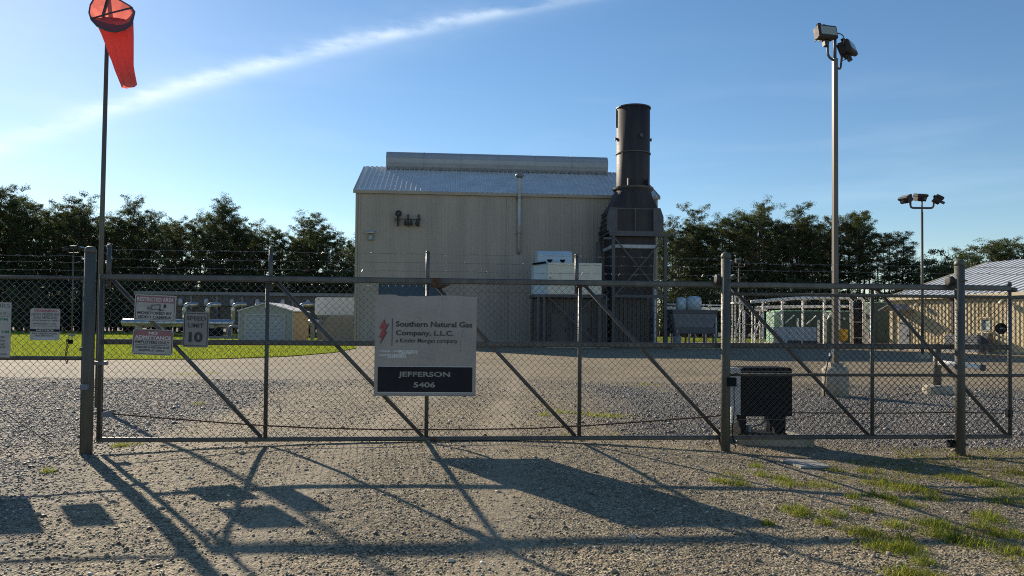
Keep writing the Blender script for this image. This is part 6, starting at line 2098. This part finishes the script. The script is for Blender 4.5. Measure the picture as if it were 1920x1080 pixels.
def make_broad(seed, H=14.0, mt=BUSH, wide=4.2, name='broadleaf_tree', base=0.12):
    R = random.Random(seed)
    t = thing(name, '', 'tree', (0, 0, 0))
    q = MB()
    q.tube([(0, 0, -0.3), (0.1, 0.05, H * 0.3), (0.0, 0.1, H * 0.75)], [0.22, 0.17, 0.05], 7)
    cen, rad = [], []
    for i in range(120):
        f = base + (1 - base) * R.random()
        g = (f - base) / (1 - base)
        rr = wide * math.sqrt(max(0.02, 1 - (2 * g - 0.75) ** 2 / 1.65)) * R.uniform(0.55, 1.08)
        a = R.random() * 6.283
        c = Vector((math.cos(a) * rr, math.sin(a) * rr, H * f))
        cen.append(tuple(c)); rad.append(R.uniform(0.6, 1.15))
        if i % 5 == 0:
            q.tube([(0, 0, H * f * 0.75), tuple(c)], [0.06, 0.015], 4, cap=False)
    q.build('trunk', BARK, t, local=True)
    v, f = leaf_cloud(cen, rad, 38, 0.20, seed + 50)
    link_mesh('crown', mesh_np('crown', v, f), mt, t)
    return t

def build_trees():
    R = random.Random(21)
    protos = [make_pine(1), make_pine(2, base=0.30, spread=4.0, mt=PINE2), make_pine(3, base=0.45, spread=3.4), make_pine(4, base=0.26, spread=4.2, limbs=56), make_pine(5, base=0.52, spread=3.4, mt=PINE2, limbs=40)]
    broad = [make_broad(6), make_broad(7, mt=PINE, wide=3.6), make_broad(8, H=14, wide=4.8)]
    used = set()
    def place(pro, px, d, ytop, label, group, wide=1.0):
        H0 = 22.0 if pro in protos else 14.0
        b = ground_at(px, d)
        H = W(px, ytop, d).z * (0.975 if pro in protos else 1.0)
        s = H / H0
        o = pro if pro not in used else copy_tree(pro)
        used.add(pro)
        sw = s * wide * R.uniform(0.92, 1.1)
        o.matrix_world = Matrix.Translation((b.x, b.y, 0)) @ Matrix.Rotation(R.random() * 6.283, 4, 'Z') @ Matrix.Diagonal((sw, sw, s, 1))
        o['label'] = label
        o['group'] = group
        return o
    LS = [(-60, 352), (0, 358), (15, 356), (40, 374), (70, 378), (100, 390), (120, 380), (150, 373), (175, 392), (202, 395), (228, 398), (245, 377), (270, 395), (300, 386), (328, 400), (358, 395), (385, 405), (415, 376), (435, 395), (470, 408), (500, 425), (530, 428), (550, 420), (578, 402), (605, 422), (622, 428), (645, 420), (664, 428), (700, 430)]
    RS = [(1225, 412), (1250, 404), (1270, 412), (1300, 390), (1325, 402), (1360, 396), (1380, 392), (1400, 402), (1424, 383), (1440, 402), (1465, 408), (1492, 386), (1515, 392), (1540, 410), (1558, 402), (1580, 405), (1612, 399), (1632, 408), (1650, 425), (1668, 432), (1692, 438), (1712, 470), (1725, 495)]
    def sky(tab, px):
        return float(np.interp(px, [a for a, b in tab], [b for a, b in tab]))
    GL, GR = 'pines in the treeline left of the beige building', 'pines in the treeline right of the dark stack'
    LL, LR = 'tall dark pine in the dense treeline left of the beige building', 'tall dark pine in the treeline right of the dark stack'
    # emergent trees named one by one
    ems = [(415, 374, 0, 'bushy topped pine rising above the treeline between the flagless pole and the beige building'), (578, 401, 3, 'broad crowned pine nearest the left corner of the beige building'), (245, 376, 1, 'round topped pine just right of the windsock pole'),
           (152, 372, 1, 'open crowned pine just left of the windsock pole'), (12, 354, 3, 'tallest pine at the left edge of the treeline')]
    ems[0] = (415, 374, 0, 'bushy topped pine rising highest midway between the windsock pole and the beige building')
    for px, y, k, lab in ems:
        place(protos[k], px, 138, y, lab, GL)
    emr = [(1424, 382, 0, 'pine with a ragged top rising highest over the treeline right of the stack'), (1300, 389, 1, 'full round topped pine nearest the dark stack'), (1492, 386, 3, 'wide crowned pine left of the near floodlight pole'), (1612, 399, 2, 'pine with open lower branches right of the near floodlight pole'), (1692, 437, 4, 'last sparse layered pine at the right end of the treeline')]
    for px, y, k, lab in emr:
        place(protos[k], px, 128, y, lab, GR)
    for row, d in enumerate((136, 141, 147, 154)):
        step = (23, 26, 28, 30)[row]
        px = -110 + 9 * row
        while px < 690:
            y = sky(LS, px) + (2 + 34 * R.random() if row < 2 else 22 + 30 * R.random())
            place(protos[R.choice((0, 1, 3, 3, 2))], px, d + R.uniform(-2, 2), y, LL, GL)
            px += step * R.uniform(0.7, 1.3)
    for row, d in enumerate((126, 131, 137, 143)):
        step = (23, 26, 28, 30)[row]
        px = 1222 + 9 * row
        while px < 1705 - (15 * row):
            y = sky(RS, px) + (2 + 32 * R.random() if row < 2 else 20 + 28 * R.random())
            k = R.choice((0, 1, 3, 3, 2)) if px < 1560 else R.choice((2, 4, 4, 0))
            if not (px > 1575 and row in (2, 3)):
                place(protos[k], px, d + R.uniform(-2, 2), y, LR, GR)
            px += step * R.uniform(0.7, 1.3)
    # understorey
    for px in np.arange(-110, 690, 21):
        place(broad[R.choice((0, 1, 2))], px + R.uniform(-8, 8), 131 + R.uniform(-2, 2), R.uniform(500, 560), 'leafy bush under the pines left of the beige building', 'bushes under the left treeline', 1.3)
    for px in np.arange(-110, 690, 17):
        place(broad[R.choice((0, 1, 2))], px + R.uniform(-6, 6), 136 + R.uniform(-2, 2), R.uniform(535, 570), 'leafy bush under the pines left of the beige building', 'bushes under the left treeline', 2.0)
    for px in np.arange(1240, 1790, 19):
        place(broad[R.choice((0, 1, 1))], px + R.uniform(-6, 6), 127 + R.uniform(-2, 2), R.uniform(545, 575), 'leafy bush under the pines right of the dark stack', 'bushes under the right treeline', 2.0)
    for px in np.arange(1240, 1790, 22):
        yl = R.uniform(520, 560) if px < 1560 else R.uniform(528, 565)
        place(broad[R.choice((0, 1, 1))], px + R.uniform(-8, 8), 122 + R.uniform(-2, 2), yl, 'leafy bush under the pines right of the dark stack', 'bushes under the right treeline', 1.3)
    for px in np.arange(1704, 1806, 11):
        place(broad[R.choice((1, 1, 0))], px + R.uniform(-5, 5), 124 + R.uniform(-2, 4), R.uniform(486, 508), 'low dark tree filling the gap between the pines and the tan roof', 'low trees behind the slim floodlight pole', 0.9)
    for px in (20, 48, 70):
        place(broad[0], px, 112, 548 + R.uniform(-10, 10), 'sunlit light green sapling on the lawn edge behind the left fence', 'sunlit saplings', 0.8)
    # cedars and far trees beyond the tan building
    for px, y, lab in ((1757, 468, 'pointed cedar between the slim floodlight pole and the far gate post'), (1738, 490, 'dark low cedar behind the slim floodlight pole'), (1775, 490, 'small dark cedar left of the far gate post')):
        place(broad[1], px, 118, y, lab, 'cedars by the tan building', 0.75)
    for i, (px, y) in enumerate(((1800, 478), (1818, 468), (1838, 462), (1857, 452), (1876, 456), (1896, 452), (1915, 458), (1935, 455), (1955, 460), (1827, 476), (1868, 466), (1905, 464), (1788, 492))):
        place(protos[3] if i % 2 else broad[1], px, 150 + 3 * (i % 3), y, 'round topped dark tree beyond the roof of the tan building', 'trees beyond the tan building', 1.5 if i % 2 else 1.1)
    for pro in protos + broad:
        if pro not in used:
            raise RuntimeError('prototype left at the origin')
build_trees()
